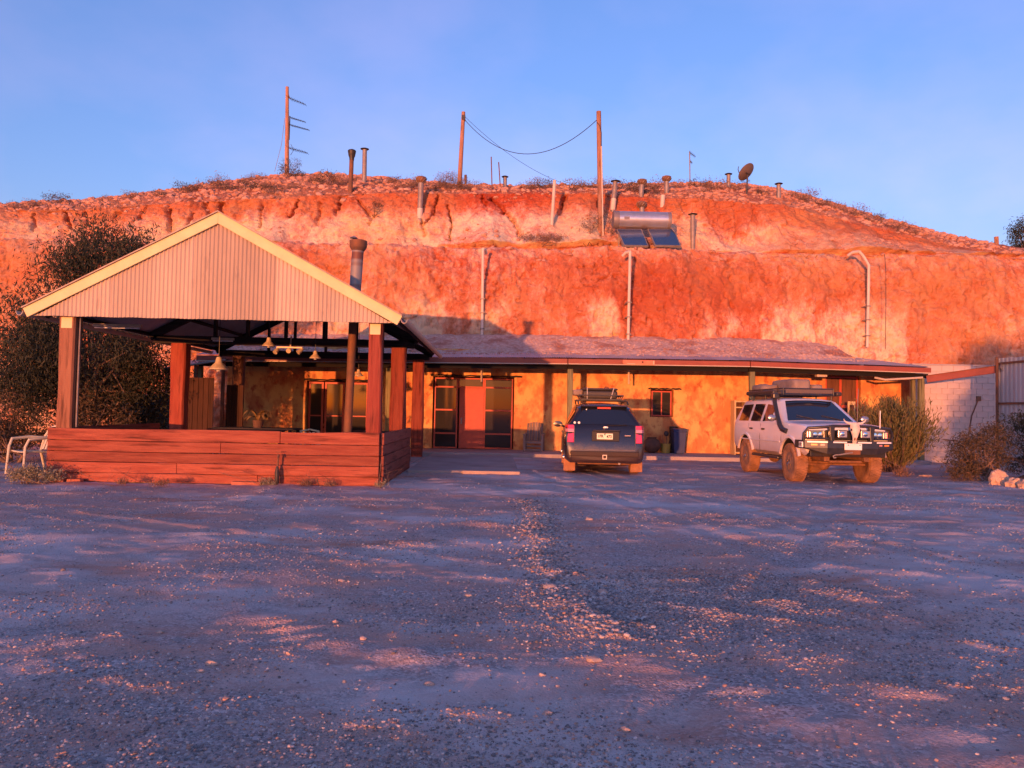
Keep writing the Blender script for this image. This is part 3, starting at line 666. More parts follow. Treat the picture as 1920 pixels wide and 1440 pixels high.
# floors
tag(MB().box((-9.5, 24.55, -.1), (14.0, 27.4, FLZ)).build('verandah_floor', 'concrete', bevel=.02), kind='structure')
tag(MB().box((-2.0, 17.95, -.05), (.58, 24.545, .062)).build('entry_slab', 'concrete', bevel=.015), kind='structure')
for (a, b) in ((-.62, .02), (.02, .58)):
    pass
kb = tag(MB().box((-.72, 17.80, -.03), (.60, 17.945, .075)).build('entry_kerb', mat('kerb', (.48, .36, .29), .9, 0, .2, col2=(.4, .3, .25), scale=4, bump=.3), bevel=.012), kind='structure')
# rubble that has run down the cliff on to the verandah roof
nxr, nyr = 420, 30; V = []
RX = np.linspace(-9.6, 15.4, nxr); 
for j in range(nyr):
    t = j/(nyr-1)
    front = 26.55+.55*fbm(RX*.7, 0*RX, 0, 4, 200)+.5*np.clip((RX-10)/4, 0, 1.4)
    y = front+(28.9-front)*t
    zr = np.array([vroof(v, min(1, (yy-YF)/(YR-YF)) if v < 12.75 else 0) for v, yy in zip(RX, y)])
    drop = np.clip((RX-11.5)/3.2, 0, 1)
    z = zr-.03+.09*min(1, t*7)+.48*t**1.3+.035*fbm(RX*6, y*6, 0, 3, 210)*min(1, t*9)-drop*.42*t**.6
    V += list(zip(RX.tolist(), y.tolist(), z.tolist()))
ii = (np.arange(nyr-1)[:, None]*nxr+np.arange(nxr-1)[None, :]).ravel()
rub = npmesh('rubble', np.array(V), np.stack([ii, ii+1, ii+nxr+1, ii+nxr], 1), mat('rubble_stone', (.50, .30, .23), .95, 0, .1, col2=(.62, .44, .36), scale=9, mix=(.4, .6), bump=1.0, bscale=28, col3=(.42, .20, .14), scale3=1.2), smooth=True)
tag(rub, 'pinkish rubble fallen on the verandah roof below the cliff', 'rubble', kind='stuff')
# ================================================================ vehicles
RED_DUST = (.42, .19, .09)
mat('car_white', (.72, .72, .74), .28, 0, .5, coat=.6, dirt=(.50, .27, .16), dirt_h=(.35, 1.0))
mat('car_black', (.012, .012, .018), .22, 0, .5, coat=.7, dirt=(.075, .032, .018), dirt_h=(.0, .75))
mat('car_plastic', (.022, .021, .022), .5, 0, .3, dirt=(.10, .05, .03), dirt_h=(.1, .7))
mat('bar_black', (.022, .022, .026), .35, .0, .5, col2=(.04, .035, .035), scale=6)
mat('car_glass', (.012, .013, .018), .04, 0, 1.0, coat=.5)
mat('tyre_dusty', (.20, .105, .06), .95, 0, .1, col2=(.38, .19, .10), scale=5, mix=(.35, .6), bump=.4, bscale=30)
mat('rim_dusty', (.24, .17, .13), .55, .4, .4, col2=(.36, .2, .12), scale=7)
mat('chassis_dust', (.30, .14, .07), .95, 0, .1, col2=(.16, .08, .05), scale=6, bump=.3)
mat('mud_flap', (.40, .20, .11), .95, 0, .1, col2=(.30, .14, .08), scale=9)
mat('chrome', (.75, .75, .76), .15, 1.0, .5)
mat('lens_clear', (.62, .60, .58), .08, .6, 1.0, coat=1.0)
mat('lens_red', (.62, .015, .03), .12, 0, .8, coat=1.0)
mat('lens_pink', (.80, .35, .34), .12, .2, .8, coat=1.0)
mat('lens_amber', (.85, .30, .04), .15, 0, .8, coat=1.0)
mat('plate_yellow', (.80, .78, .55), .35, 0, .6)
mat('plate_white', (.85, .84, .80), .3, 0, .7)
mat('ink', (.03, .035, .03), .7)
mat('mirror_shell', (.34, .34, .37), .22, .7, .5)
mat('canvas', (.30, .235, .20), .95, 0, .1, col2=(.24, .18, .15), scale=4, bump=.5, bscale=16)
mat('case_black', (.03, .028, .03), .5, 0, .4, col2=(.05, .04, .035), scale=7, bump=.2)
mat('strap', (.45, .42, .38), .8)
mat('bone', (.74, .64, .53), .8, 0, .2, col2=(.60, .45, .34), scale=9, mix=(.45, .7), bump=.3, bscale=30)
mat('interior', (.05, .05, .055), .9)

def ring(st):
    y, zb, zl, zr, wl, wb, wr = st; g = zr-zl
    h = [(0, zb), (wl-.14, zb), (wl-.03, zb+.09), (wl, zb+.30*(zl-zb)), (wl, zl-.30*(zl-zb)), (wb+.012, zl-.04), (wb, zl)]
    if g > .25: h += [(wr+.045, zr-.13), (wr+.0, zr-.055), (wr-.12, zr-.012), (wr*.45, zr+.012), (0, zr+.02)]
    else: h += [(wb-.015, zl+.45*g), (wb-.06, zl+.8*g), (min(wr, wb-.10), zr-.01), (wr*.5, zr+.006), (0, zr+.01)]
    return h
class Loft:
    def __init__(s, sts):
        s.st = sts; s.h = [ring(q) for q in sts]; s.n = len(s.h[0])
    def pt(s, i, j, side): return Vector((side*s.h[i][j][0], s.st[i][0], s.h[i][j][1]))
    def body(s):
        mb = MB(); n = s.n; V = []
        for i in range(len(s.st)):
            V += [s.pt(i, j, 1) for j in range(n)]+[s.pt(i, j, -1) for j in range(n-2, 0, -1)]
        m = 2*n-2; k = len(s.st)
        mb.add(V, [(i*m+j, i*m+(j+1) % m, (i+1)*m+(j+1) % m, (i+1)*m+j) for i in range(k-1) for j in range(m)]+[tuple(range(m)), tuple((k-1)*m+j for j in range(m-1, -1, -1))])
        return mb
    def patch(s, name, i0, i1, j0, j1, side, m, parent, off=.005, inset=.0, both=False):
        """a panel lying just proud of the loft: stations i0..i1, ring points j0..j1"""
        mb = MB(); rows = []
        for i in range(i0, i1+1):
            js = range(j0, j1+1); r = [s.pt(i, j, side) for j in js]
            if both: r = r+[s.pt(i, j, -side) for j in range(s.n-2, j0-1, -1)]
            rows.append(r)
        nu, nv = len(rows), len(rows[0])
        c = sum((p for r in rows for p in r), Vector())/(nu*nv)
        V = []
        for a in range(nu):
            for b in range(nv):
                p = rows[a][b]; du = rows[min(a+1, nu-1)][b]-rows[max(a-1, 0)][b]; dv = rows[a][min(b+1, nv-1)]-rows[a][max(b-1, 0)]
                nn = du.cross(dv).normalized()
                if nn.dot(p-Vector((0, c.y*.6, .7))) < 0: nn = -nn
                q = p+(c-p).normalized()*inset if inset else p
                V.append(q+nn*off)
        mb.grid(V, nu, nv); return mb.build(name, m, parent, smooth=True, local=True)
def cut_wheels(o, axles, r, x0, x1, mdark):
    cut = MB()
    for ay, az in axles:
        for s_ in (-1, 1): cut.lathe((0, ay, az), [(0.001, s_*x0), (r, s_*x0), (r, s_*x1), (.001, s_*x1)], 28, 'X')
    me = bpy.data.meshes.new('cut'); me.from_pydata(cut.v, [], cut.f); bm = bmesh.new(); bm.from_mesh(me); bmesh.ops.remove_doubles(bm, verts=bm.verts, dist=.002); bmesh.ops.recalc_face_normals(bm, faces=bm.faces); bm.to_mesh(me); bm.free()
    me.materials.append(MATS[mdark]); c = bpy.data.objects.new('cut', me); COL.objects.link(c)
    par = o.parent; o.parent = None; md = o.modifiers.new('b', 'BOOLEAN'); md.object = c; md.operation = 'DIFFERENCE'; md.solver = 'EXACT'; md.material_mode = 'TRANSFER'
    bpy.context.view_layer.update(); dg = bpy.context.evaluated_depsgraph_get(); nm = bpy.data.meshes.new_from_object(o.evaluated_get(dg)); o.modifiers.clear(); o.data = nm; o.parent = par
    bpy.data.objects.remove(c); smooth_by_angle(nm, 34)
def wheel(parent, x, y, r, wd, side, rimr, knob=.0, steer=0.0):
    t = bpy.data.objects.new('wheel', None); COL.objects.link(t); t.parent = parent; t.location = (x, y, r); t.rotation_euler = (0, 0, steer); ROOT[t.name_full] = Vector((0, 0, 0))
    h = wd/2; pr = [(rimr, -h*.80), (rimr+.05, -h*.95), (r*.90, -h), (r*.97, -h*.86), (r, -h*.60), (r*1.004, 0), (r, h*.60), (r*.97, h*.86), (r*.90, h), (rimr+.05, h*.95), (rimr, h*.80)]
    mb = MB(); mb.lathe((0, 0, 0), pr, 36, 'X')
    if knob:
        for k in range(44):
            a = 2*math.pi*k/44
            for q, xx in enumerate((-.62, -.2, .25, .66)):
                aa = a+(.07 if q % 2 else 0); c, s_ = math.cos(aa), math.sin(aa); tx = Vector((1, 0, 0)); tr = Vector((0, c, s_)); tt = Vector((0, -s_, c)); p = tr*(r*.985)+tx*(xx*h)
                V = [p+tx*(i*.034)+tt*(j*.02)+tr*(l*knob) for l in (0, 1.6) for i, j in ((-1, -1), (1, -1), (1, 1), (-1, 1))]
                mb.add(V, [(0, 3, 2, 1), (4, 5, 6, 7), (0, 1, 5, 4), (1, 2, 6, 5), (2, 3, 7, 6), (3, 0, 4, 7)])
    mb.build('tyre', 'tyre_dusty', t, smooth=True, local=True)
    o = side*h*.55; rb = MB(); rb.lathe((0, 0, 0), [(rimr*1.0, side*h*.82), (rimr*.96, o+side*.0), (rimr*.5, o+side*.03), (rimr*.3, o+side*.045), (.02, o+side*.05)], 24, 'X')
    for k in range(6):
        a = math.pi/3*k; p = Vector((o+side*.028, rimr*.68*math.cos(a), rimr*.68*math.sin(a))); q = Vector((o+side*.045, rimr*.3*math.cos(a), rimr*.3*math.sin(a))); rb.bar(q, p, .06, .03, up=(1, 0, 0))
    rb.build('rim', 'rim_dusty', t, smooth=True, local=True)
    MB().lathe((0, 0, 0), [(.06, o+side*.03), (.05, o+side*.085), (.02, o+side*.095)], 14, 'X').build('hub', 'chrome', t, smooth=True, local=True)
    return t
def lbox(name, a, b, m, parent, bevel=.01): return MB().box(a, b).build(name, m, parent, bevel=bevel, local=True)
def ltube(name, pts, r, m, parent, n=8): return MB().tube(pts, r, n).build(name, m, parent, smooth=True, local=True)

# ---------------------------------------------------------------- white four-wheel drive, facing the yard
fwd = thing('off_road_car', 'dusty white four-wheel drive with black bull bar, snorkel and loaded roof rack', 'car', (7.62, 18.92, 0), math.pi+R(1.5))
st = [(-2.42, .62, .72, .80, .84, .84, .70), (-2.40, .58, 1.10, 1.20, .92, .91, .78), (-2.33, .56, 1.30, 1.38, .945, .92, .80), (-2.20, .55, 1.31, 1.86, .955, .925, .70), (-2.05, .54, 1.31, 1.895, .96, .93, .72),
      (-1.25, .53, 1.31, 1.91, .97, .935, .735), (-1.15, .53, 1.31, 1.912, .97, .935, .735), (-.42, .53, 1.31, 1.91, .97, .935, .735), (-.32, .53, 1.31, 1.91, .97, .935, .735), (.13, .53, 1.315, 1.885, .97, .935, .72), (.22, .53, 1.315, 1.85, .97, .935, .71),
      (.92, .53, 1.30, 1.365, .97, .92, .80), (1.05, .54, 1.29, 1.35, .97, .915, .80), (1.6, .56, 1.265, 1.325, .965, .90, .78), (2.05, .60, 1.235, 1.29, .95, .88, .74), (2.17, .64, 1.18, 1.25, .93, .87, .70), (2.20, .70, 1.02, 1.10, .90, .85, .68)]
LF = Loft(st); bd = LF.body().build('body', 'car_white', fwd, local=True); cut_wheels(bd, ((1.45, .46), (-1.40, .46)), .52, .58, 1.2, 'car_plastic')
for s_ in (-1, 1):
    for i0, i1 in ((8, 9), (9, 10)): pass
    LF.patch('side_glass', 8, 10, 6, 7, s_, 'car_glass', fwd, inset=.035); LF.patch('side_glass', 6, 7, 6, 7, s_, 'car_glass', fwd, inset=.03); LF.patch('side_glass', 4, 5, 6, 7, s_, 'car_glass', fwd, inset=.035)
LF.patch('windscreen', 10, 11, 9, 11, 1, 'car_glass', fwd, both=True, inset=.02); LF.patch('rear_glass', 2, 3, 9, 11, 1, 'car_glass', fwd, both=True, inset=.03)
for s_ in (-1, 1):
    for yy in (-1.20, -.37, .98):  # door shuts
        ltube('door_seam', [(s_*.972, yy, .62), (s_*.974, yy, .95), (s_*.948, yy-.0, 1.27)], .005, 'car_plastic', fwd, 5)
    for yy in (-.98, -.16): lbox('door_handle', (s_*.955, yy-.09, 1.12), (s_*.99, yy+.09, 1.16), 'car_plastic', fwd)
    lbox('side_step', (s_*.84, -.85, .46), (s_*1.0, .85, .52), 'bar_black', fwd, .02)
    ltube('trim_strip', [(s_*.973, -1.9, .86), (s_*.977, 0, .86), (s_*.973, .9, .87)], .016, 'car_white', fwd, 6)
    for ay in (1.45, -1.40):  # flares over the wheels
        V = []; n = 18
        for k in range(n+1):
            a = R(14+152*k/n); rr = .515
            for (dx, dr) in ((.0, 0), (.05, .0), (.05, .05), (.0, .075)): V.append((s_*(.945+dx), ay+(rr+dr)*math.cos(a), .46+(rr+dr)*math.sin(a)))
        mb = MB(); mb.add(V, [(k*4+j, k*4+(j+1) % 4, k*4+4+(j+1) % 4, k*4+4+j) for k in range(n) for j in range(4)]); mb.build('wheel_flare', 'car_white' if ay > 0 else 'car_white', fwd, smooth=True, local=True)
    mr = MB(); mr.lathe((s_*1.12, .78, 1.42), [(.03, -.06), (.09, -.045), (.10, 0), (.09, .045), (.04, .07)], 16, 'Y', 1.05, .85); mo = mr.build('mirror', 'mirror_shell', fwd, smooth=True, local=True)
    ltube('mirror_arm', [(s_*.92, .80, 1.36), (s_*1.06, .79, 1.40)], .022, 'car_plastic', fwd)
    for ay in (1.45, -1.40): wheel(fwd, s_*.84, ay, .42, .29, s_, .235, .012)
# lights and grille
for s_ in (-1, 1):
    hl = MB(); hl.add([(s_*.50, 2.17, .975), (s_*.50, 2.17, 1.175), (s_*.91, 2.15, 1.165), (s_*.91, 2.15, .975), (s_*.50, 2.25, .975), (s_*.52, 2.24, 1.175), (s_*.915, 2.215, 1.165), (s_*.915, 2.222, .975)], [(0, 1, 2, 3), (4, 5, 6, 7), (0, 1, 5, 4), (1, 2, 6, 5), (2, 3, 7, 6), (3, 0, 4, 7)])
    h = hl.build('headlight', mat('lamp_housing', (.13, .125, .125), .12, .5, .8, coat=1.0), fwd, bevel=.012, local=True)
    MB().lathe((s_*.72, 2.226, 1.07), [(.065, 0), (.055, .012), (.02, .018)], 16, 'Y').build('reflector', 'chrome', h, smooth=True, local=True)
    MB().box((s_*.80, 2.16, .995), (s_*.845, 2.238, 1.145)).build('side_lens', 'lens_clear', h, bevel=.006, local=True); MB().box((s_*.855, 2.145, .995), (s_*.895, 2.235, 1.145)).build('side_lens', 'lens_pink', h, bevel=.006, local=True)
    MB().lathe((s_*.60, 2.236, 1.07), [(.07, 0), (.06, .012), (.02, .018)], 16, 'Y').build('reflector', 'chrome', h, smooth=True, local=True)
gr = lbox('grille', (-.49, 2.16, .96), (.49, 2.225, 1.18), 'car_plastic', fwd, .02)
for k in range(4): MB().box((-.46, 2.225, .985+k*.048), (.46, 2.24, 1.0+k*.048)).build('grille_bar', 'car_plastic', gr, bevel=.004, local=True)
for s_ in (-1, 1): MB().box((s_*.70, 0, 0), (s_*.70, 0, 0))
# bull bar
bb = bpy.data.objects.new('bull_bar', None); COL.objects.link(bb); bb.parent = fwd
mb = MB(); pts = [(-1.0, 1.98), (-.98, 2.28), (-.55, 2.44), (.55, 2.44), (.98, 2.28), (1.0, 1.98)]
V = []
for (x, y) in pts:
    tap = .10 if abs(x) > .9 else 0
    V += [(x, y, .67+tap), (x, y+.02, .80), (x, y+.0, .955), (x, y-.16, .955), (x, y-.16, .69+tap)]
mb.add(V, [(k*5+j, k*5+(j+1) % 5, k*5+5+(j+1) % 5, k*5+5+j) for k in range(5) for j in range(5)]+[(4, 3, 2, 1, 0), tuple(25+j for j in range(5))]); mb.build('channel', 'bar_black', bb, bevel=.015, local=True)
for s_ in (-1, 1):
    MB().tube([(s_*.98, 2.24, .94), (s_*.98, 2.26, 1.10), (s_*.90, 2.30, 1.22), (s_*.55, 2.40, 1.25), (s_*.42, 2.42, 1.27), (0, 2.43, 1.275)], .032, 10).build('hoop', 'bar_black', bb, smooth=True, local=True)
    MB().prism([(s_*.40, .95), (s_*.47, .95), (s_*.50, 1.25), (s_*.38, 1.265)], 2.33, 2.45).build('upright', 'bar_black', bb, bevel=.01, local=True)
    MB().tube([(s_*.95, 2.25, 1.0), (s_*.86, 2.32, 1.0), (s_*.5, 2.42, 1.0)], .022, 8).build('lower_rail', 'bar_black', bb, smooth=True, local=True)
    lt = MB().box((s_*.14, 2.44, 1.02), (s_*.36, 2.52, 1.19)).build('driving_light', 'bar_black', bb, bevel=.02, local=True)
    MB().box((s_*.155, 2.518, 1.035), (s_*.345, 2.528, 1.175)).build('lens', 'lens_clear', lt, bevel=.01, local=True)
    MB().lathe((s_*.25, 2.528, 1.105), [(.05, 0), (.035, .006), (.012, .01)], 14, 'Y').build('bulb_cover', 'chrome', lt, smooth=True, local=True)
    MB().bar((s_*.54, 2.447, .925), (s_*.93, 2.31, .925), .006, .03).build('reflective_strip', 'plate_white', bb, local=True)
    MB().bar((s_*.12, 2.452, .925), (s_*.42, 2.452, .925), .006, .03).build('reflective_strip', 'plate_white', bb, local=True)
    MB().bar((s_*.60, 2.436, .865), (s_*.68, 2.408, .865), .006, .035).build('badge', 'lens_pink', bb, local=True)
    MB().bar((s_*.74, 2.386, .865), (s_*.86, 2.344, .865), .008, .035).build('indicator', 'lens_amber', bb, local=True)
lbox('valance', (-.84, 1.98, .60), (.84, 2.26, .74), 'car_plastic', fwd, .02)
# winch hook, fairlead, plate
MB().box((-.17, 2.43, .665), (.17, 2.475, .76)).build('fairlead', 'rust_steel', bb, bevel=.01, local=True)
ltube('winch_hook', [(.02, 2.50, .71), (.28, 2.50, .665), (.40, 2.50, .655), (.45, 2.50, .63), (.43, 2.50, .595), (.38, 2.50, .60)], .016, 'galv', fwd)
pl = MB().box((-.19, 2.485, .765), (.19, 2.492, .905)).build('number_plate', 'plate_white', fwd, bevel=.004, local=True)
for xx in (-.155, .10): MB().box((xx, 2.492, .862), (xx+.02, 2.4945, .88)).build('plate_screw', 'ink', pl, local=True)
# stickers on the wing tip of the bar
stk = MB().box((.985, 2.06, .80), (1.012, 2.24, .92)).build('mud_guard_sticker', 'plate_white', fwd, bevel=.006, local=True)
text_part('lettering', 'LED', .085, MATS['ink'], stk, Matrix.Translation((1.0145, 2.15, .86)) @ Matrix.Rotation(R(90), 4, 'Z') @ Matrix.Rotation(R(90), 4, 'X'), .001)
ltube('antenna', [(-.62, 2.42, 1.24), (-.625, 2.42, 1.62)], .009, 'plate_white', fwd, 6)
ltube('whip_antenna', [(-.86, .95, 1.32), (-.90, .90, 1.9), (-.93, .86, 2.15)], .006, 'galv', fwd, 6)
# snorkel
ltube('snorkel', [(.965, 1.30, 1.12), (1.0, 1.12, 1.16), (1.0, .98, 1.26), (.98, .80, 1.45), (.90, .42, 1.78), (.875, .34, 1.90)], [.06, .06, .055, .05, .05, .055], 'bar_black', fwd, 10)
MB().box((.80, .26, 1.88), (.95, .44, 2.02)).build('snorkel_head', 'bar_black', fwd, bevel=.03, local=True)
# underbody: axles, springs, diff
for ay in (1.45, -1.40):
    ltube('axle', [(-.78, ay, .42), (.78, ay, .42)], .05, 'chassis_dust', fwd); MB().lathe((.18, ay, .42), [(.04, -.16), (.13, -.10), (.17, 0), (.13, .10), (.04, .15)], 14, 'Y').build('differential', 'chassis_dust', fwd, smooth=True, local=True)
    for s_ in (-1, 1): ltube('damper', [(s_*.50, ay, .42), (s_*.46, ay, .78)], .045, 'chassis_dust', fwd)
for s_ in (-1, 1): lbox('chassis_rail', (s_*.38, -2.2, .50), (s_*.50, 2.2, .62), 'chassis_dust', fwd)
ltube('steering_rod', [(-.7, 1.62, .40), (.7, 1.62, .40)], .022, 'chassis_dust', fwd); lbox('sump_guard', (-.36, 1.0, .47), (.36, 2.15, .52), 'chassis_dust', fwd, .02)
MB().lathe((0, -2.50, 1.0), [(.03, -.08), (.40, -.08), (.42, -.04), (.40, .05), (.2, .07), (.03, .07)], 26, 'Y').build('spare_wheel', 'tyre_dusty', fwd, smooth=True, local=True)
# cabin seen through the screen: wipers
for xx in (-.5, .1): ltube('wiper', [(xx, .90, 1.40), (xx+.42, .78, 1.50)], .010, 'bar_black', fwd, 6)
MB().lathe((0.05, .36, 1.74), [(.02, -.03), (.10, -.02), (.10, .02), (.02, .03)], 12, 'Y', 1.3, .4).build('rear_view_mirror', 'interior', fwd, smooth=True, local=True)
# roof rack
rk = bpy.data.objects.new('roof_rack', None); COL.objects.link(rk); rk.parent = fwd
for yy in np.linspace(-1.95, .18, 8): MB().bar((-.64, yy, 2.0), (.64, yy, 2.0), .045, .025).build('slat', 'bar_black', rk, local=True)
for zz in (2.0, 2.14): MB().tube([(-.66, .12, zz), (-.60, .26, zz), (.60, .26, zz), (.66, .12, zz), (.66, -2.0, zz), (-.66, -2.0, zz), (-.66, .12, zz)], .018, 8).build('rail', 'bar_black', rk, smooth=True, local=True)
for xx, yy in [(-.62, .25), (-.2, .26), (.2, .26), (.62, .25), (.66, -.5), (.66, -1.2), (.66, -1.9), (-.66, -.5), (-.66, -1.2), (-.66, -1.9)]: MB().tube([(xx, yy, 1.99), (xx, yy, 2.15)], .015, 6).build('stanchion', 'bar_black', rk, local=True)
MB().box((-.58, .275, 2.03), (.58, .283, 2.125)).build('wind_deflector', mat('smoked_sheet', (.13, .09, .07), .35, 0, .5), rk, local=True)
for xx in (-.66, .66):
    for yy in (-1.7, -.8, .05): MB().tube([(xx, yy, 1.86), (xx, yy, 2.0)], .018, 6).build('foot', 'bar_black', rk, local=True)
MB().box((.70, -1.75, 2.0), (.84, .12, 2.10)).build('awning_bag', 'case_black', rk, bevel=.03, local=True)
MB().box((-.86, -1.6, 1.98), (-.72, .2, 2.08)).build('awning_bag', 'case_black', rk, bevel=.03, local=True)
def on_car(car, p): return car.matrix_basis @ Vector(p)
bpy.context.view_layer.update()
def soft_box(name, label, car, c, s, m, cat, group=None, amp=.03, seed=1):
    n = 7; V = []; F_ = []
    bm = bmesh.new(); bmesh.ops.create_cube(bm, size=1.0); bmesh.ops.subdivide_edges(bm, edges=bm.edges, cuts=6, use_grid_fill=True)
    for v in bm.verts:
        p = v.co.copy(); q = Vector([math.copysign((abs(a)*2)**.82/2 if False else abs(a), a) for a in p])
        sup = (abs(2*p.x)**8+abs(2*p.y)**8+abs(2*p.z)**8)**(1/8); p = p/max(sup, 1e-6)*max(abs(2*p.x), abs(2*p.y), abs(2*p.z))
        w_ = np.array([[p.x*s[0]*3+seed, p.y*s[1]*3, p.z*s[2]*3]]); nz = float(fbm(w_[:, 0]*1.6, w_[:, 1]*1.6, w_[:, 2]*1.6, 3, seed)[0])
        v.co = Vector((p.x*s[0], p.y*s[1], p.z*s[2]))*(1)+p.normalized()*nz*amp*(1 if p.z > -.45 else 0)
        if v.co.z < -s[2]*.47: v.co.z = -s[2]/2
        v.co.z += s[2]/2
    me = bpy.data.meshes.new(name); bm.to_mesh(me); bm.free(); me.materials.append(MATS[m])
    for pl_ in me.polygons: pl_.use_smooth = True
    o = bpy.data.objects.new(name, me); COL.objects.link(o); o.location = on_car(car, c); o.rotation_euler = car.rotation_euler; return tag(o, label, cat, group)
soft_box('canvas_bag', 'brown folded canvas swag on the roof rack rear corner', fwd, (.42, -1.50, 2.0125), (.44, .8, .28), 'canvas', 'bag', seed=3, amp=.05)
soft_box('canvas_case', 'long brown canvas covered case on the roof rack', fwd, (-.05, -.95, 2.0125), (.46, 1.5, .40), 'canvas', 'case', seed=9, amp=.02)
soft_box('canvas_bag', 'low brown canvas bag beside the long case on the roof rack', fwd, (-.46, -.80, 2.0125), (.30, 1.1, .27), 'canvas', 'bag', seed=14, amp=.03)
# cattle skull tied to the middle of the bull bar
sk = thing('cattle_skull', 'bleached horned cattle skull tied to the bull bar', 'skull', on_car(fwd, (0, 2.50, .90)), fwd.rotation_euler.z)
S_ = MB(); sec = [(.455, .060, .05, .035), (.43, .095, .06, .045), (.36, .105, .075, .06), (.30, .11, .08, .07), (.24, .085, .075, .07), (.17, .058, .068, .065), (.10, .048, .055, .055), (.04, .05, .042, .045), (.005, .035, .03, .035)]
V = []; n = 14
for z, wx, wy, cy in sec:
    for k in range(n): a = 2*math.pi*k/n; V.append((wx*math.cos(a), cy+wy*math.sin(a)*.9, z))
S_.add(V, [(i*n+k, i*n+(k+1) % n, (i+1)*n+(k+1) % n, (i+1)*n+k) for i in range(len(sec)-1) for k in range(n)]+[tuple(range(n)), tuple((len(sec)-1)*n+k for k in range(n-1, -1, -1))])
S_.build('cranium', 'bone', sk, smooth=True, local=True)
for s_ in (-1, 1):
    MB().tube([(s_*.07, .04, .43), (s_*.14, .04, .44), (s_*.21, .05, .475), (s_*.25, .05, .53)], [.028, .024, .016, .004], 8).build('horn', 'bone', sk, smooth=True, local=True)
    MB().lathe((s_*.083, .095, .30), [(.004, .02), (.026, .012), (.03, 0), (.02, -.03)], 12, 'Y').build('eye_socket', 'dark_void', sk, smooth=True, local=True)
    MB().lathe((s_*.022, .102, .11), [(.003, .014), (.011, .010), (.014, -.01)], 10, 'Y', 1, 3.0).build('nostril', mat('bone_dark', (.16, .06, .035), .9), sk, smooth=True, local=True)

# ---------------------------------------------------------------- black family car seen from behind
suv = thing('parked_car', 'muddy black family car seen from behind with a roof basket', 'car', (2.74, 20.42, 0), -R(4.0))
st2 = [(-2.43, .36, .50, .58, .80, .78, .66), (-2.405, .33, .62, .70, .87, .85, .74), (-2.36, .30, .98, 1.07, .91, .885, .78), (-2.28, .28, 1.10, 1.17, .93, .90, .78), (-1.99, .26, 1.13, 1.585, .94, .90, .60), (-1.90, .26, 1.13, 1.635, .94, .90, .62),
       (-1.62, .25, 1.12, 1.665, .95, .905, .645), (-1.52, .25, 1.12, 1.67, .95, .905, .65), (-.72, .25, 1.10, 1.695, .955, .905, .665), (-.62, .25, 1.10, 1.695, .955, .905, .665), (.22, .25, 1.08, 1.665, .955, .90, .65), (.30, .25, 1.08, 1.65, .955, .90, .64),
       (1.22, .25, 1.02, 1.09, .95, .87, .74), (1.6, .26, .97, 1.04, .94, .85, .72), (2.1, .28, .88, .94, .92, .82, .66), (2.35, .32, .72, .80, .84, .78, .6), (2.42, .38, .60, .68, .72, .66, .5)]
LS = Loft(st2); bd = LS.body().build('body', 'car_black', suv, local=True); cut_wheels(bd, ((1.42, .38), (-1.42, .38)), .42, .62, 1.2, 'car_plastic')
LS.patch('rear_glass', 3, 4, 9, 11, 1, 'car_glass', suv, both=True, inset=.02, off=.006); LS.patch('windscreen', 11, 12, 9, 11, 1, 'car_glass', suv, both=True, inset=.02)
for s_ in (-1, 1):
    for a, b in ((5, 6), (7, 8), (9, 10)): LS.patch('side_glass', a, b, 6, 7, s_, 'car_glass', suv, inset=.02)
    for yy in (-.67, .42, -1.42): ltube('door_seam', [(s_*.957, yy, .45), (s_*.957, yy, .8), (s_*.917, yy, 1.07)], .005, 'interior', suv, 5)
    for yy in (-.5, .48): lbox('door_handle', (s_*.93, yy-.09, .93), (s_*.968, yy+.09, .965), 'car_black', suv)
    mr = MB(); mr.lathe((s_*1.06, .62, 1.14), [(.03, .08), (.09, .06), (.105, 0), (.10, -.03), (.02, -.04)], 14, 'Y', 1.25, .8); mr.build('mirror', 'car_black', suv, smooth=True, local=True)
    ltube('mirror_arm', [(s_*.87, .68, 1.06), (s_*1.0, .64, 1.12)], .03, 'car_black', suv)
    for ay in (1.42, -1.42): wheel(suv, s_*.80, ay, .36, .24, s_, .225)
    for ay, yy in ((-1.42, -1.86), (1.42, .98)): lbox('mud_flap', (s_*.66, yy-.012, .06), (s_*.94, yy+.0, .36), 'mud_flap', suv, .006)
    ltube('roof_rail', [(s_*.60, -1.7, 1.67), (s_*.60, -1.55, 1.735), (s_*.63, -.6, 1.765), (s_*.61, .1, 1.735), (s_*.60, .2, 1.68)], .016, 'car_plastic', suv)
    # tail lights wrap round the corner
    def tl(z0, z1, m, nm, par, o_=0):
        V = []
        for z in (z0, z1):
            xo = .905 if z < 1.0 else .895; ys = -2.405+(.0 if z < .98 else (z-.98)*.45)
            V += [(s_*.715, ys-.012-o_, z), (s_*.86, ys-.006-o_, z), (s_*(xo+.02+o_), ys+.10, z), (s_*(xo+.025+o_), ys+.30, z), (s_*.80, ys+.30, z), (s_*.715, ys+.1, z)]
        mb = MB(); mb.add(V, [(0, 1, 2, 3, 4, 5), (11, 10, 9, 8, 7, 6)]+[(j, (j+1) % 6, 6+(j+1) % 6, 6+j) for j in range(6)]); return mb.build(nm, m, par, bevel=.012, local=True)
    t_ = tl(.76, 1.17, 'lens_red', 'tail_light', suv); tl(1.00, 1.08, 'lens_pink', 'reversing_lens', t_, .004)
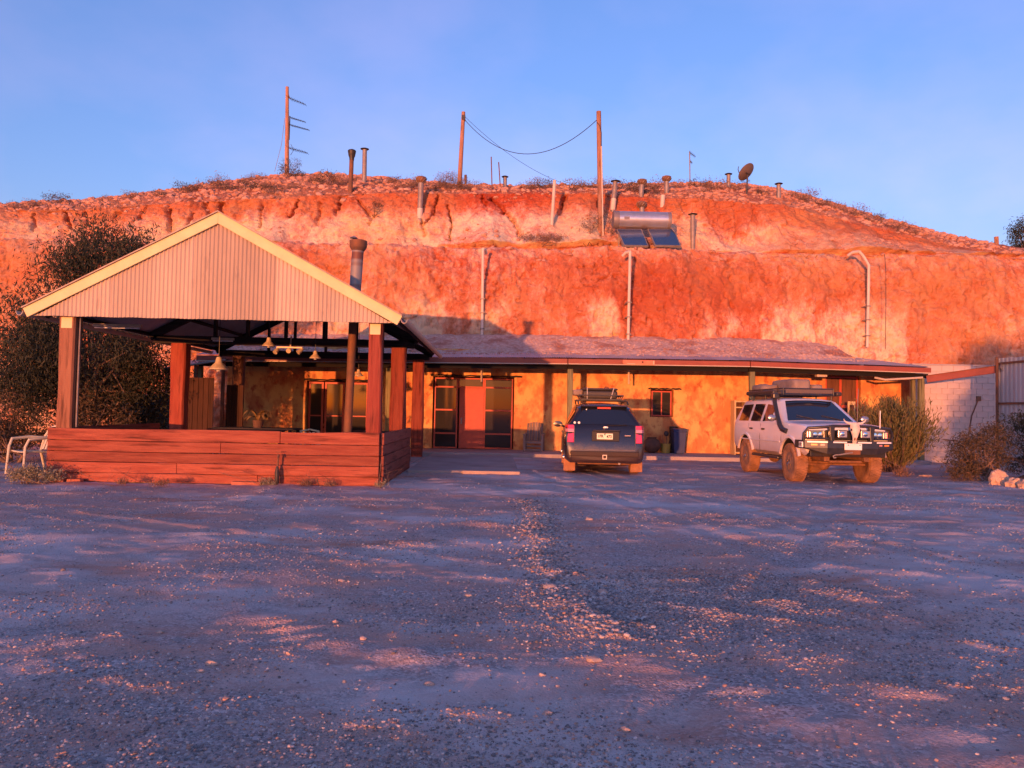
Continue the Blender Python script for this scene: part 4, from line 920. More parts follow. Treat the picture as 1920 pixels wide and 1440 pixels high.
# tailgate: seams, plate recess, handle, badge, wiper, brake light, sticker
ltube('tailgate_seam', [(-.71, -2.40, 1.15), (-.71, -2.418, .78), (-.70, -2.437, .60), (.70, -2.437, .60), (.71, -2.418, .78), (.71, -2.40, 1.15)], .006, 'galv', suv, 5)
lbox('plate_recess', (-.30, -2.415, .80), (.34, -2.40, 1.03), 'car_plastic', suv, .01)
lbox('tailgate_handle', (-.28, -2.425, 1.03), (.36, -2.385, 1.07), 'car_black', suv, .012)
pl = lbox('number_plate', (-.185, -2.432, .845), (.185, -2.424, .98), 'plate_yellow', suv, .003)
M_ = Matrix.Translation((0, -2.4335, .915)) @ Matrix.Rotation(R(90), 4, 'X')
text_part('lettering', '1FR', .095, MATS['ink'], pl, Matrix.Translation((-.10, 0, 0)) @ M_, .001, sx=.85); text_part('lettering', '473', .095, MATS['ink'], pl, Matrix.Translation((.10, 0, -.008)) @ M_, .001, sx=.85)
MB().prism([(-.03, .975), (.03, .975), (0, .93)], -2.4345, -2.4325).build('triangle_mark', mat('plate_green', (.16, .20, .12), .6), pl, local=True)
MB().lathe((.02, -2.385, 1.115), [(.001, 0), (.065, 0), (.06, -.008), (.001, -.010)], 20, 'Y', 1, .45).build('badge', 'chrome', suv, smooth=True, local=True)
b2 = lbox('name_badge', (.46, -2.419, .925), (.60, -2.408, .95), 'chrome', suv, .002)
ltube('rear_wiper', [(.04, -2.305, 1.165), (.30, -2.30, 1.175), (.52, -2.285, 1.185)], .012, 'car_plastic', suv, 6)
lbox('brake_light', (-.16, -2.055, 1.555), (.16, -2.02, 1.595), 'lens_red', suv, .006)
lbox('spoiler', (-.56, -2.07, 1.60), (.56, -1.86, 1.64), 'car_black', suv, .018)
for xx, zz, yy in ((-.60, 1.22, -2.27), (-.70, 1.22, -2.26), (-.42, 1.535, -2.06)): MB().lathe((xx, yy-.006, zz), [(.001, -.004), (.028 if zz < 1.3 else .014, -.004), (.028 if zz < 1.3 else .014, .012)], 12, 'Y').build('sticker', 'plate_white', suv, local=True)
# bumper, tow hitch
lbox('bumper_skirt', (-.80, -2.45, .44), (.80, -2.38, .57), 'car_plastic', suv, .025)
lbox('tow_bar', (-.55, -2.34, .30), (.55, -2.26, .38), 'chassis_dust', suv, .01)
th = MB(); th.box((-.05, -2.49, .385), (.05, -2.32, .40)); th.box((-.05, -2.49, .47), (.05, -2.32, .485)); th.box((-.05, -2.49, .4005), (-.035, -2.32, .4695)); th.box((.035, -2.49, .4005), (.05, -2.32, .4695)); th.build('hitch_receiver', mat('hitch', (.72, .62, .5), .5, .2, .5), suv, local=True)
ltube('exhaust', [(.35, -2.35, .28), (.35, -1.9, .30)], .03, 'galv', suv); lbox('underbody', (-.62, -2.2, .24), (.62, 2.1, .32), 'chassis_dust', suv, .03)
# basket
rb_ = bpy.data.objects.new('roof_basket', None); COL.objects.link(rb_); rb_.parent = suv
for zz, ww in ((1.80, .50), (1.90, .56)): MB().tube([(-ww, -.95, zz), (-ww, .25, zz), (ww, .25, zz), (ww, -.95, zz), (-ww, -.95, zz)], .016, 8).build('rail', 'bar_black', rb_, smooth=True, local=True)
for yy in np.linspace(-.95, .25, 6): MB().bar((-.50, yy, 1.80), (.50, yy, 1.80), .03, .02).build('slat', 'bar_black', rb_, local=True)
for yy in (-.8, .1): MB().bar((-.64, yy, 1.775), (.64, yy, 1.775), .05, .03).build('cross_bar', 'bar_black', rb_, bevel=.008, local=True)
for s_ in (-1, 1):
    for yy in (-.95, -.35, .25): MB().tube([(s_*.50, yy, 1.80), (s_*.56, yy, 1.90)], .012, 6).build('stanchion', 'bar_black', rb_, local=True)
bx_ = thing('roof_case', 'black hard case strapped into the roof basket of the black car', 'case', on_car(suv, (-.02, -.45, 1.812)), suv.rotation_euler.z)
MB().box((-.44, -.42, 0), (.44, .45, .21)).build('shell', 'case_black', bx_, bevel=.05, seg=3, local=True); MB().box((-.445, -.425, .215), (.445, .455, .275)).build('lid', 'case_black', bx_, bevel=.03, local=True)
for xx, tt in ((-.33, 0), (.26, .08)): MB().tube([(xx, -.445, -.01), (xx+tt, -.445, .27), (xx+tt, 0, .285), (xx+tt, .47, .27)], .012, 6).build('strap', 'strap', bx_, local=True)
MB().tube([(.12, -.2, .28), (.14, -.2, .31), (.20, -.2, .31), (.22, -.2, .28)], .012, 6).build('handle', 'case_black', bx_, local=True)
soft_box('gear_bag', 'dark bag overhanging the side of the roof basket on the black car', suv, (-.57, -.30, 1.90), (.26, .5, .15), 'canvas', 'bag', seed=21, amp=.03)
# ================================================================ things on the hill
def base(px, py, Y=None):
    if Y is None:
        h = onhill(px, py)
        if h is not None and h.y < 43: return h.copy()
        Y = 41.5
    p = P(px, py, Y); p.z = hill_z(p.x, Y); return p
def top_at(b, px, py): return P(px, py, b.y)
def capped_vent(px0, py0, px1, py1, r, label, style='cap', lower=None, Y=None, m='galv'):
    b = base(px0, py0, Y); t = top_at(b, px1, py1); tg = thing('vent_pipe', label, 'vent pipe', b, group='vent pipes standing on the dugout hill')
    d = (t-b).normalized(); s0 = b-d*.25
    if style == 'bulb':
        MB().tube([s0, t-d*r*2.2], r, 12).build('pipe', m, tg, smooth=True)
        prof = [(r*1.0, -r*2.4), (r*1.7, -r*1.8), (r*2.0, -r*1.0), (r*1.8, -r*.35), (r*.9, 0)]
        mb = MB(); mb.lathe(t, prof, 16); mb.build('cowl', 'rust_steel', tg, smooth=True)
        for k in range(10):
            a = 2*math.pi*k/10; pts = [t+Vector((math.cos(a+.3*j)*q*1.03, math.sin(a+.3*j)*q*1.03, h)) for j, (q, h) in enumerate(prof)]; mb2 = MB(); mb2.tube(pts, .012, 4)
            if k == 0: fins = mb2
            else: fins.v, fins.f = fins.add(mb2.v, mb2.f).v, fins.f
        fins.build('cowl_fins', 'galv', tg)
    elif style == 'funnel':
        MB().tube([s0, t-d*.45], r, 12).build('pipe', m, tg, smooth=True)
        MB().lathe(t, [(r*1.05, -.5), (r*1.15, -.38), (r*1.5, -.30), (r*1.9, -.08), (r*1.6, -.04), (r*.7, 0)], 14).build('cowl', 'black_steel', tg, smooth=True)
    elif style == 'open': MB().tube([s0, t], r, 12).build('pipe', m, tg, smooth=True)
    else:
        MB().tube([s0, t-d*.10], r, 12).build('pipe', m, tg, smooth=True)
        MB().lathe(t, [(r*1.85, -.075), (r*1.9, -.06), (r*.9, -.02), (r*.1, 0)], 16).build('cap', 'black_steel', tg, smooth=True)
        for k in range(3):
            a = 2.1*k; v = Vector((math.cos(a), math.sin(a), 0))*r*.95; MB().tube([t+v-d*.16, t+v-d*.06], .008, 4).build('cap_strut', m, tg)
    if lower: MB().tube([b-d*.05, b.lerp(t, lower)], r*1.05, 12).build('lower_pipe', 'pvc', tg, smooth=True)
    return tg
capped_vent(657, 360, 660, 280, .10, 'tall rusty flue with a black funnel top on the hill crest', 'funnel', m='rust_steel')
capped_vent(683, 342, 684, 277, .11, 'tall grey flue with a flat cap beside the funnel topped flue', 'cap')
capped_vent(787, 408, 790, 331, .12, 'rusty vent with a ball cowl and pale lower pipe on the eroded face', 'bulb', lower=.22)
capped_vent(873, 347, 873, 328, .07, 'short open rusty pipe beside the leaning crest pole', 'open', m='rust_steel')
capped_vent(947, 352, 947, 329, .09, 'short capped vent beside the two thin rods', 'cap')
capped_vent(1149, 392, 1154, 337, .11, 'capped vent with pale lower pipe beside the thick wooden pole', 'cap', lower=.35)
capped_vent(1202, 367, 1204, 336, .11, 'ball cowl vent above the water heater, the lower of two', 'bulb')
capped_vent(1250, 361, 1250, 330, .11, 'ball cowl vent on the skyline above the water heater', 'bulb')
capped_vent(1366, 352, 1366, 324, .10, 'short capped vent between the television antenna and the satellite dish', 'cap')
capped_vent(1460, 374, 1460, 342, .10, 'last capped vent on the crest beyond the satellite dish', 'cap')
capped_vent(1299, 462, 1299, 399, .11, 'tall capped vent standing on the ledge beside the water heater', 'cap')
capped_vent(1242, 382, 1243, 366, .10, 'small white pipe end poking out above the water heater', 'open', m='pvc')
capped_vent(1204, 405, 1203, 378, .11, 'ball cowl vent standing behind the water heater tank', 'bulb')

# antenna mast
b = base(538, 330); t = top_at(b, 538.5, 163)
am = thing('antenna_mast', 'tall grey wooden pole on the crest carrying several antennas', 'antenna mast', b)
MB().tube([b-Vector((0, 0, .3)), b.lerp(t, .5), t], [.125, .105, .085], 12).build('pole', 'pole_wood', am, smooth=True)
def yagi(root, a, bb, n, L, par, mast=None):
    mb = MB(); mb.tube([a, bb], .016, 6)
    d = (bb-a)
    for k in range(n):
        p = a+d*((k+.5)/n); l = L*(1-.4*k/n); mb.tube([p+Vector((-.1*l, -l*.5, 0)), p+Vector((.1*l, l*.5, 0))], .009, 5)
    return mb.build('antenna', 'black_steel', par)
q = lambda px, py: top_at(b, px, py)
yagi(am, q(540, 183), q(573, 196), 7, .8, am); yagi(am, q(543, 220), q(573, 229), 9, .5, am); yagi(am, q(543, 234), q(580, 244), 12, .5, am); an = yagi(am, q(540, 277), q(577, 287), 8, .9, am)
MB().tube([q(543.5, 218), q(542, 262)], .03, 8).build('side_mast', 'black_steel', am); MB().prism([(q(538, 172).x, q(538, 165).z), (q(543.5, 184).x, q(543.5, 184).z), (q(538, 184).x, q(538, 184).z)], b.y-.03, b.y+.03).build('bracket', 'rust_steel', am)
MB().tube([q(545, 279)+Vector((0, 0, .25)), q(551, 281), q(545, 282)-Vector((0, 0, .25))], .012, 6).build('dipole', 'black_steel', am)
MB().tube([q(534, 222), q(528, 270), q(515, 322)], .012, 5).build('guy_wire', 'galv', am)
# two service poles and the cable slung between them
b1 = base(861, 347); t1 = top_at(b1, 869, 210)
sp = thing('service_pole', 'slim leaning wooden pole on the crest holding the slung cable', 'pole', b1)
MB().tube([b1-Vector((0, 0, .3)), t1], [.12, .095], 12).build('pole', 'pole_wood', sp, smooth=True); MB().box(top_at(b1, 866, 226)-Vector((.0, .12, 0)), top_at(b1, 872, 217)+Vector((.02, .12, 0))).build('bracket', 'black_steel', sp)
b2 = base(1127, 456); t2 = top_at(b2, 1122.5, 209)
sp2 = thing('service_pole', 'thick tall wooden pole with a white conduit beside the water heater', 'pole', b2)
MB().tube([b2-Vector((0, 0, .3)), b2.lerp(t2, .5), t2], [.12, .11, .10], 14).build('pole', 'pole_wood', sp2, smooth=True)
q2 = lambda px, py, dy=-.1: top_at(b2, px, py)+Vector((0, dy, 0))
MB().tube([q2(1130.5, 456), q2(1127, 276)], .03, 8).build('conduit', 'pvc', sp2, smooth=True); MB().tube([q2(1127, 276), q2(1127, 250), q2(1124, 238), q2(1119, 231)], .018, 6).build('cable', 'black_steel', sp2)
A, B_ = top_at(b1, 871, 224), q2(1118, 227); n = 26; pts = []
for k in range(n+1):
    s_ = k/n; p = A.lerp(B_, s_); pts.append(p-Vector((0, 0, 1.62*4*s_*(1-s_))))
cb = MB().tube(pts, .016, 5).build('slung_cable', 'black_steel'); tag(cb, 'black cable sagging between the two wooden poles', 'cable')
A, B_ = top_at(b1, 871, 218), P(1075, 350, 43); pts = [A.lerp(B_, k/20)-Vector((0, 0, .5*4*(k/20)*(1-k/20))) for k in range(21)]
tag(MB().tube(pts, .010, 5).build('thin_cable', 'black_steel'), 'thin wire running from the leaning pole down behind the crest', 'cable')
for (x0, y0, x1, y1, lab) in ((923, 354, 921, 294, 'thin straight metal rod on the crest, the taller of two'), (939, 354, 935, 304, 'thin leaning metal rod on the crest, the shorter of two')):
    bb = base(x0, y0); tag(MB().tube([bb-Vector((0, 0, .2)), top_at(bb, x1, y1)], .03, 6).build('metal_rod', 'rust_steel'), lab, 'rod', 'thin rods on the crest')
bb = base(1034, 424); tag(MB().tube([bb-Vector((0, 0, .2)), top_at(bb, 1040, 338)], [.075, .07], 10).build('white_stake', 'pvc', smooth=True), 'white leaning plastic pipe stuck in the eroded slope', 'pipe')
# small television antenna
bb = base(1294, 346); tv = thing('television_antenna', 'thin television antenna mast on the skyline near the dish', 'antenna', bb); qq = lambda px, py: top_at(bb, px, py)
MB().tube([bb-Vector((0, 0, .2)), qq(1293, 284)], .028, 6).build('mast', 'galv', tv); yagi(tv, qq(1292, 285), qq(1304, 294), 6, .6, tv); yagi(tv, qq(1293, 301), qq(1298, 306), 4, .5, tv)
# satellite dish facing away up and to the left
bb = base(1399, 364); sd = thing('satellite_dish', 'dark round satellite dish on a short pole on the skyline', 'satellite dish', bb)
c = top_at(bb, 1401, 324); n_ = Vector((-.45, .55, .62)).normalized(); ux = n_.cross(Vector((0, 0, 1))).normalized(); uy = ux.cross(n_); rad = 17.5/F_PX*bb.y
mb = MB(); V = []; nr, na = 7, 32
for side_, off in ((0, 0), (1, -.02)):
    for i in range(nr):
        rr = rad*(i+.001)/(nr-1)
        for j in range(na): a = 2*math.pi*j/na; V.append(c+ux*(rr*math.cos(a))+uy*(rr*1.05*math.sin(a))+n_*(.22*rr*rr/rad+off))
fs = [(i*na+j, i*na+(j+1) % na, (i+1)*na+(j+1) % na, (i+1)*na+j) for i in range(nr-1) for j in range(na)]
fs += [tuple(nr*na+x for x in f) for f in fs]+[((nr-1)*na+j, (nr-1)*na+(j+1) % na, (2*nr-1)*na+(j+1) % na, (2*nr-1)*na+j) for j in range(na)]
mb.add(V, fs); mb.build('reflector', mat('dish_grey', (.14, .11, .10), .6, .1, .4, col2=(.19, .15, .13), scale=3), sd, smooth=True)
MB().tube([bb-Vector((0, 0, .2)), c-n_*.04], .035, 8).build('pole', 'black_steel', sd)
MB().tube([c+uy*(-rad*.9)+n_*.1, c+n_*.55+uy*-.12, c+n_*.62], .018, 6).build('feed_arm', 'black_steel', sd)
MB().tube([c-n_*.03+ux*.16, c-n_*.16, c-n_*.03-ux*.16], .025, 6).build('mount', 'black_steel', sd)
# solar water heater: tank above two collectors on a frame
ybh = 31.0; bb = P(1205, 455, ybh); hz = hill_z(bb.x, ybh)
wh = thing('solar_water_heater', 'silver cylindrical solar water heater above two blue collectors on the ledge', 'water heater', (P(1205, 430, ybh).x, ybh, hz))
a = P(1150, 412, ybh+.75); e = P(1256, 413, ybh+.75); rt = .36
mat('tank_silver', (.62, .60, .60), .32, .75, .5, col2=(.55, .52, .50), scale=3); mat('solar_glass', (.03, .06, .14), .10, .1, 1.0, coat=.6)
tk = MB().lathe((0, a.y, a.z), [(.02, a.x+.0), (rt*.9, a.x+.02), (rt, a.x+.06), (rt, e.x-.06), (rt*.9, e.x-.02), (.02, e.x)], 28, 'X').build('tank', 'tank_silver', wh, smooth=True)
for x0, x1 in ((a.x-.015, a.x+.22), (e.x-.16, e.x+.015)): MB().lathe((0, a.y, a.z), [(.02, x0), (rt*.97, x0), (rt*1.012, x0+.04), (rt*1.012, x1), (rt*.99, x1)], 28, 'X').build('end_cap', mat('cap_grey', (.20, .18, .19), .5, .2, .4), tk, smooth=True)
MB().box((a.x+.40, a.y-rt-.004, a.z-.06), (a.x+.62, a.y-rt+.05, a.z+.06)).build('label_mark', 'cap_grey', tk)
for (xa, xb) in ((1156, 1211), (1214, 1272)):
    tl_, tr_ = P(xa, 429, ybh+.6), P(xb-8, 429, ybh+.6); bl, br = P(xa+14, 460, ybh-.45), P(xb+5, 461, ybh-.45)
    nn = (tr_-tl_).cross(bl-tl_).normalized(); nn = nn if nn.z > 0 else -nn
    pn = MB(); pn.add([tl_, tr_, br, bl]+[p-nn*.08 for p in (tl_, tr_, br, bl)], [(0, 1, 2, 3), (7, 6, 5, 4), (0, 4, 5, 1), (1, 5, 6, 2), (2, 6, 7, 3), (3, 7, 4, 0)]); po = pn.build('collector', 'galv', wh)
    gi = [p+(((tl_+tr_+br+bl)/4)-p).normalized()*.06+nn*.006 for p in (tl_, tr_, br, bl)]; g_ = MB(); g_.add(gi+[p-nn*.004 for p in gi], [(0, 1, 2, 3), (7, 6, 5, 4), (0, 4, 5, 1), (1, 5, 6, 2), (2, 6, 7, 3), (3, 7, 4, 0)]); g_.build('glass', 'solar_glass', po)
for xx in (a.x+.25, e.x-.25):
    MB().bar((xx, ybh+.8, a.z-rt*.9), (xx, ybh+.85, hz-.2), .05, .05).build('frame_leg', 'galv', wh); MB().bar((xx, ybh-.5, hz-.1), (xx, ybh+.8, a.z-rt), .05, .05).build('frame_rail', 'galv', wh)
MB().tube([(e.x-.05, a.y-.1, a.z-rt*.6), (e.x+.06, a.y-.3, a.z-rt*1.2), P(1270, 440, ybh+.2)], .02, 6).build('pipe', 'galv', wh)
# downpipes fixed on the lower face
def downpipe(pts, label, top_off=None):
    P3 = [P(px, py, 27.95) for px, py in pts]
    for i, p in enumerate(P3):
        h = BV.ray_cast(Vector((p.x, 20, p.z)), Vector((0, 1, 0)))
        if h[0] is not None: P3[i] = Vector((p.x, h[0].y-.12, p.z))
    ys = min(p.y for p in P3); P3 = [Vector((p.x, ys+.0, p.z)) for p in P3]
    t_ = thing('downpipe', label, 'downpipe', P3[-1], group='pale downpipes on the cliff')
    MB().tube(P3, .055, 12).build('pipe', 'pvc', t_, smooth=True)
    if top_off: tp = P3[0]; MB().tube([tp+Vector((.0, .0, -.02)), tp+Vector(top_off)*.55+Vector((0, 0, .05)), tp+Vector(top_off)], .062, 10).build('elbow', 'pvc', t_, smooth=True)
    for k in (.25, .6, .9):
        p = P3[-1].lerp(P3[-2], k); MB().box(p+Vector((-.085, -.07, -.025)), p+Vector((.085, 1.1, .025))).build('bracket', 'galv', t_)
downpipe([(905, 457), (904, 545), (903, 634)], 'pale downpipe on the red face nearest the shelter', (.12, .35, -.1))
downpipe([(1185, 467), (1183, 555), (1181, 648)], 'straight cream downpipe below the solar water heater', (-.22, .30, -.12))
downpipe([(1629, 463), (1637, 472), (1648, 490), (1647, 560), (1645, 648)], 'pale downpipe with a bent top on the red face near the block wall', (-.25, .35, -.1))
tag(MB().tube([P(1656, 478, 28.35)+Vector((0, -.1, 0)), P(1661, 510, 28.15), P(1661, 580, 27.95), P(1660, 655, 27.85)], .012, 5).build('wall_cable', 'black_steel'), 'thin dark cable hanging beside the bent downpipe', 'cable')
# far pole with its small antenna at the right end of the hill
pb = P(1871, 474, 48); fp = thing('distant_pole', 'short wooden pole beyond the low end of the hill', 'pole', (pb.x, 48, pb.z-1.5)); q = lambda px, py: P(px, py, 48)
MB().tube([(pb.x, 48, pb.z-1.5), q(1868, 444)], .13, 8).build('pole', 'pole_wood', fp, smooth=True); MB().tube([q(1856, 455), q(1866, 456)], .03, 5).build('arm', 'black_steel', fp); MB().tube([q(1860, 452), q(1860, 460)], .02, 5).build('element', 'black_steel', fp)

# ================================================================ right side: block wall, beam, iron fence
YBK = 26.0
bw = thing('block_wall', 'white painted concrete block wall between the verandah and iron fence', 'wall', (15.7, YBK, 0))
bx0, bx1, bh = 14.2, 17.6, 3.3
MB().box((bx0-.02, YBK+.012, -.05), (bx1+.02, YBK+.18, bh-.01)).build('mortar_core', 'mortar', bw)
blk = MB().box((-.193, 0, -.093), (.193, .02, .093)).build('block', 'white_block', bw, bevel=.005, local=True); first = True; rb2 = random.Random(9)
half = None
for r in range(17):
    z = .097+r*.194; off = 0 if r % 2 else .199
    for k in range(-1, 10):
        xc = bx0+.2+k*.398+off
        if xc-.2 < bx0-.05 or xc+.2 > bx1+.05: continue
        o = blk if first else blk.copy()
        if not first: COL.objects.link(o)
        first = False; o.parent = bw; o.location = (xc-15.7, -.006+rb2.uniform(-.003, .003), z)
MB().box((bx0-.03, YBK-.02, bh-.008), (bx1+.03, YBK+.2, bh+.05)).build('coping', 'concrete', bw, bevel=.01)
# pipe and cable on the block wall
wp = thing('wall_conduit', 'dark thin pipe bent across the white block wall', 'pipe', (P(1820, 770, YBK).x, YBK-.04, 1.2))
MB().tube([P(1770, 824, YBK-.04), P(1814, 829, YBK-.04), P(1822, 780, YBK-.04), P(1836, 745, YBK-.04)], .018, 6).build('pipe', 'rust_steel', wp); MB().box(P(1832, 752, YBK-.06), P(1838, 743, YBK-.01)).build('junction_box', 'rust_steel', wp)
# iron fence running towards the camera
YF0, YF1, XF = 23.3, 15.0, 15.38
fe = thing('iron_fence', 'tall pale corrugated iron fence beside the white block wall', 'fence', (XF, 21.5, 0))
for zlo, zhi in ((.02, 1.98), (2.0, 3.36)):
    y = YF1; i = 0
    while y < YF0-.02:
        y1 = min(y+.7625, YF0); k = int((y1-y)/.0762*4); V = []
        for a_ in range(k+1):
            yy = y+(y1-y)*a_/k; xx = XF+.016*max(-.6, min(.6, math.sin(2*math.pi*yy/.19)*1.4))+.004*(i % 2)+(0.006 if zlo > 1 else 0)
            V += [(xx, yy, zlo), (xx, yy, zhi-.02*(i % 2))]
        mb = MB(); mb.grid(V, k+1, 2); mb.build('sheet', 'fence_sheet', fe, smooth=False); y = y1; i += 1
for z in (.35, 1.98, 3.2): MB().bar((XF-.03, YF1, z), (XF-.03, YF0, z), .04, .06).build('rail', 'rust_steel', fe)
for y in (YF0-.04, 21.4, 18.3, 15.1): MB().tube([(XF-.08, y, 0), (XF-.08, y, 3.4)], .04, 8).build('post', 'rust_steel', fe)
# steel beam from the verandah corner to the fence
eb = thing('steel_beam', 'rusty red steel beam from the verandah corner to the iron fence', 'beam', (14.2, 25, 2.9))
p0 = P(1738, 711, 24.7); p1 = P(1888, 690, 23.2)
MB().bar(p0, p1, .10, .22).build('web', 'gutter_paint', eb, bevel=.01); MB().bar(p0+Vector((0, -.02, .115)), p1+Vector((0, -.02, .115)), .16, .012).build('flange', 'rust_steel', eb)
MB().box(p1+Vector((-.18, -.07, -.13)), p1+Vector((.06, .08, .16))).build('end_plate', 'galv', eb); MB().tube([p1+Vector((-.22, -.08, .14)), p1+Vector((-.26, -.1, .0)), p1+Vector((-.16, -.1, -.12))], .018, 6).build('hook', 'galv', eb)
MB().tube([P(1560+80, 708, 25.1), P(1660, 712, 24.9), P(1730, 708, 24.75)], .035, 8).build('drain_pipe', 'gutter_cream', eb, smooth=True)
post(P(1712, 740, 25.3).x, 25.3, 3.0, .12, 'green_post', house, FLZ)

# ================================================================ things under the verandah
def garden_chair(name, label, loc, rz, m):
    t = thing(name, label, 'chair', loc, rz); w_, d_ = .28, .26
    n = 10; V = []
    for i in range(n+1):
        for j in range(n+1): u, v = i/n*2-1, j/n; V.append((u*w_, -d_+2*d_*v, .42-.02*math.cos(u*1.4)-.02*v+.012))
    mb = MB(); mb.grid(V, n+1, n+1); o = mb.build('seat', m, t, smooth=True, local=True); sm = o.modifiers.new('s', 'SOLIDIFY'); sm.thickness = .02
    for k in range(5):
        x = (k-2)*.095; MB().bar((x, d_-.02, .43), (x*1.12, d_+.12, .80), .06, .014, up=(0, 1, .3)).build('back_slat', m, t, bevel=.004, local=True)
    MB().tube([(-w_, d_, .42), (-w_*1.02, d_+.06, .66), (-w_*.85, d_+.13, .82), (0, d_+.15, .87), (w_*.85, d_+.13, .82), (w_*1.02, d_+.06, .66), (w_, d_, .42)], .026, 8).build('back_frame', m, t, smooth=True, local=True)
    for s_ in (-1, 1):
        MB().tube([(s_*w_*.95, d_+.05, .64), (s_*(w_+.03), .05, .66), (s_*(w_+.03), -d_+.02, .63), (s_*(w_+.01), -d_-.03, .5), (s_*(w_+.03), -d_-.06, 0)], [.025, .028, .028, .026, .02], 8).build('arm_and_leg', m, t, smooth=True, local=True)
        MB().tube([(s_*(w_-.01), d_-.02, .42), (s_*(w_+.03), d_+.10, 0)], [.026, .02], 8).build('leg', m, t, smooth=True, local=True)
    return t
ch = garden_chair('garden_chair', 'cream plastic garden armchair beside the left end of the shelter wall', (P(66, 800, 16.0).x, 16.0, .0), R(-34), 'cream_plastic'); ch.scale = (1.12, 1.12, 1.12)
# weathered slatted bench chair by the door
wc = thing('timber_chair', 'weathered grey slatted timber armchair against the ochre wall', 'chair', (P(1001, 840, 26.3).x, 26.3, FLZ), R(-8)); wood('grey_slat', (.22, .16, .13), (.29, .22, .19), .9, 0, .5); wood('grey_slat_up', (.22, .16, .13), (.28, .21, .18), .9, 2, .5)
for s_ in (-1, 1):
    for yy in (-.30, .28): MB().box((s_*.30-.035, yy-.035, 0), (s_*.30+.035, yy+.035, .55 if yy < 0 else .62)).build('leg', 'grey_slat_up', wc, bevel=.006, local=True)
    MB().box((s_*.30-.05, -.36, .55), (s_*.30+.05, .33, .58)).build('armrest', 'grey_slat', wc, bevel=.006, local=True)
for k in range(5): MB().box((-.27, -.33+k*.115, .34), (.27, -.23+k*.115, .36)).build('seat_slat', 'grey_slat', wc, bevel=.004, local=True)
for z in (.06, .18, .30): MB().box((-.265, -.335, z-.03), (.265, -.315, z+.03)).build('front_slat', 'grey_slat', wc, bevel=.004, local=True)
for k in range(6):
    x = (k-2.5)*.095; h = .92+.06*math.cos((k-2.5)*.5); MB().bar((x, .24, .36), (x, .38, h), .08, .016, up=(0, 1, .2)).build('back_slat', 'grey_slat_up', wc, bevel=.004, local=True)
MB().bar((-.28, .36, .78), (.28, .36, .78), .02, .06).build('back_rail', 'grey_slat', wc, local=True)
# bucket with tools, bin, drum, bowl by the window
yb_ = 26.55
def lathe_thing(name, label, cat, px, prof, m, y=yb_, z=FLZ, sy=1.0, **k):
    x = P(px, 840, y).x; t = thing(name, label, cat, (x, y, z)); o = MB().lathe((x, y, z), prof, 22).build('shell', m, t, smooth=True); return t, x
mat('yellow_tub', (.42, .30, .05), .6, 0, .4, col2=(.33, .22, .05), scale=6); mat('blue_bin', (.035, .05, .13), .6, 0, .4, col2=(.05, .06, .12), scale=4); mat('clay_pot', (.16, .085, .055), .8, 0, .2, col2=(.11, .06, .045), scale=5)
t, x = lathe_thing('yellow_bucket', 'yellow bucket holding brushes below the small window', 'bucket', 1248, [(.10, 0), (.145, .01), (.165, .30), (.175, .31), (.17, .33), (.15, .33), (.14, .05), (.01, .04)], 'yellow_tub')
for dx, h, lab in ((-.06, .62, 0), (.02, .72, 1), (.08, .55, 2)): MB().tube([(x+dx*.5, yb_, FLZ+.06), (x+dx*2.0, yb_, FLZ+h)], .012, 6).build('tool_handle', 'brown_post', t)
MB().lathe((x+.02, yb_, FLZ+.66), [(.01, -.08), (.07, -.05), (.085, .03), (.05, .09), (.01, .10)], 12, 'Z', 1, .5).build('brush_head', 'case_black', t, smooth=True)
x = P(1272, 840, yb_).x; bn = thing('wheelie_bin', 'dark blue rubbish bin beside the yellow bucket', 'bin', (x, yb_, FLZ))
V = []
for z, w_, d_ in ((0, .17, .18), (.05, .18, .19), (.72, .22, .24), (.74, .235, .255), (.78, .235, .255)):
    V += [(x+i*w_, yb_+j*d_, FLZ+z) for i, j in ((-1, -1), (1, -1), (1, 1), (-1, 1))]
mb = MB(); mb.add(V, [(k*4+j, k*4+(j+1) % 4, k*4+4+(j+1) % 4, k*4+4+j) for k in range(4) for j in range(4)]+[(3, 2, 1, 0), (16, 17, 18, 19)]); mb.build('tub', 'blue_bin', bn, bevel=.02)
lid = MB(); lid.prism([(yb_-.27, FLZ+.785), (yb_-.25, FLZ+.84), (yb_+.2, FLZ+.87), (yb_+.27, FLZ+.79)], x-.24, x+.24, 'X'); lid.build('lid', 'blue_bin', bn, bevel=.015)
MB().tube([(x-.2, yb_+.27, FLZ+.8), (x+.2, yb_+.27, FLZ+.8)], .018, 8).build('handle', 'case_black', bn)
for s_ in (-1, 1): MB().lathe((x+s_*.19, yb_+.2, FLZ+.09), [(.01, -.025), (.085, -.025), (.09, 0), (.085, .025), (.01, .025)], 16, 'X').build('wheel', 'case_black', bn, smooth=True)
lathe_thing('clay_urn', 'dark round clay urn on the verandah behind the black car', 'pot', 1222, [(.09, 0), (.2, .06), (.30, .2), (.31, .30), (.25, .43), (.15, .50), (.17, .54), (.13, .54), (.1, .4), (.01, .38)], 'clay_pot')
lathe_thing('drum', 'black lidded drum standing behind the blue bin', 'drum', 1263, [(.13, 0), (.15, .02), (.15, .8), (.16, .82), (.155, .92), (.02, .93)], 'case_black', 26.82)
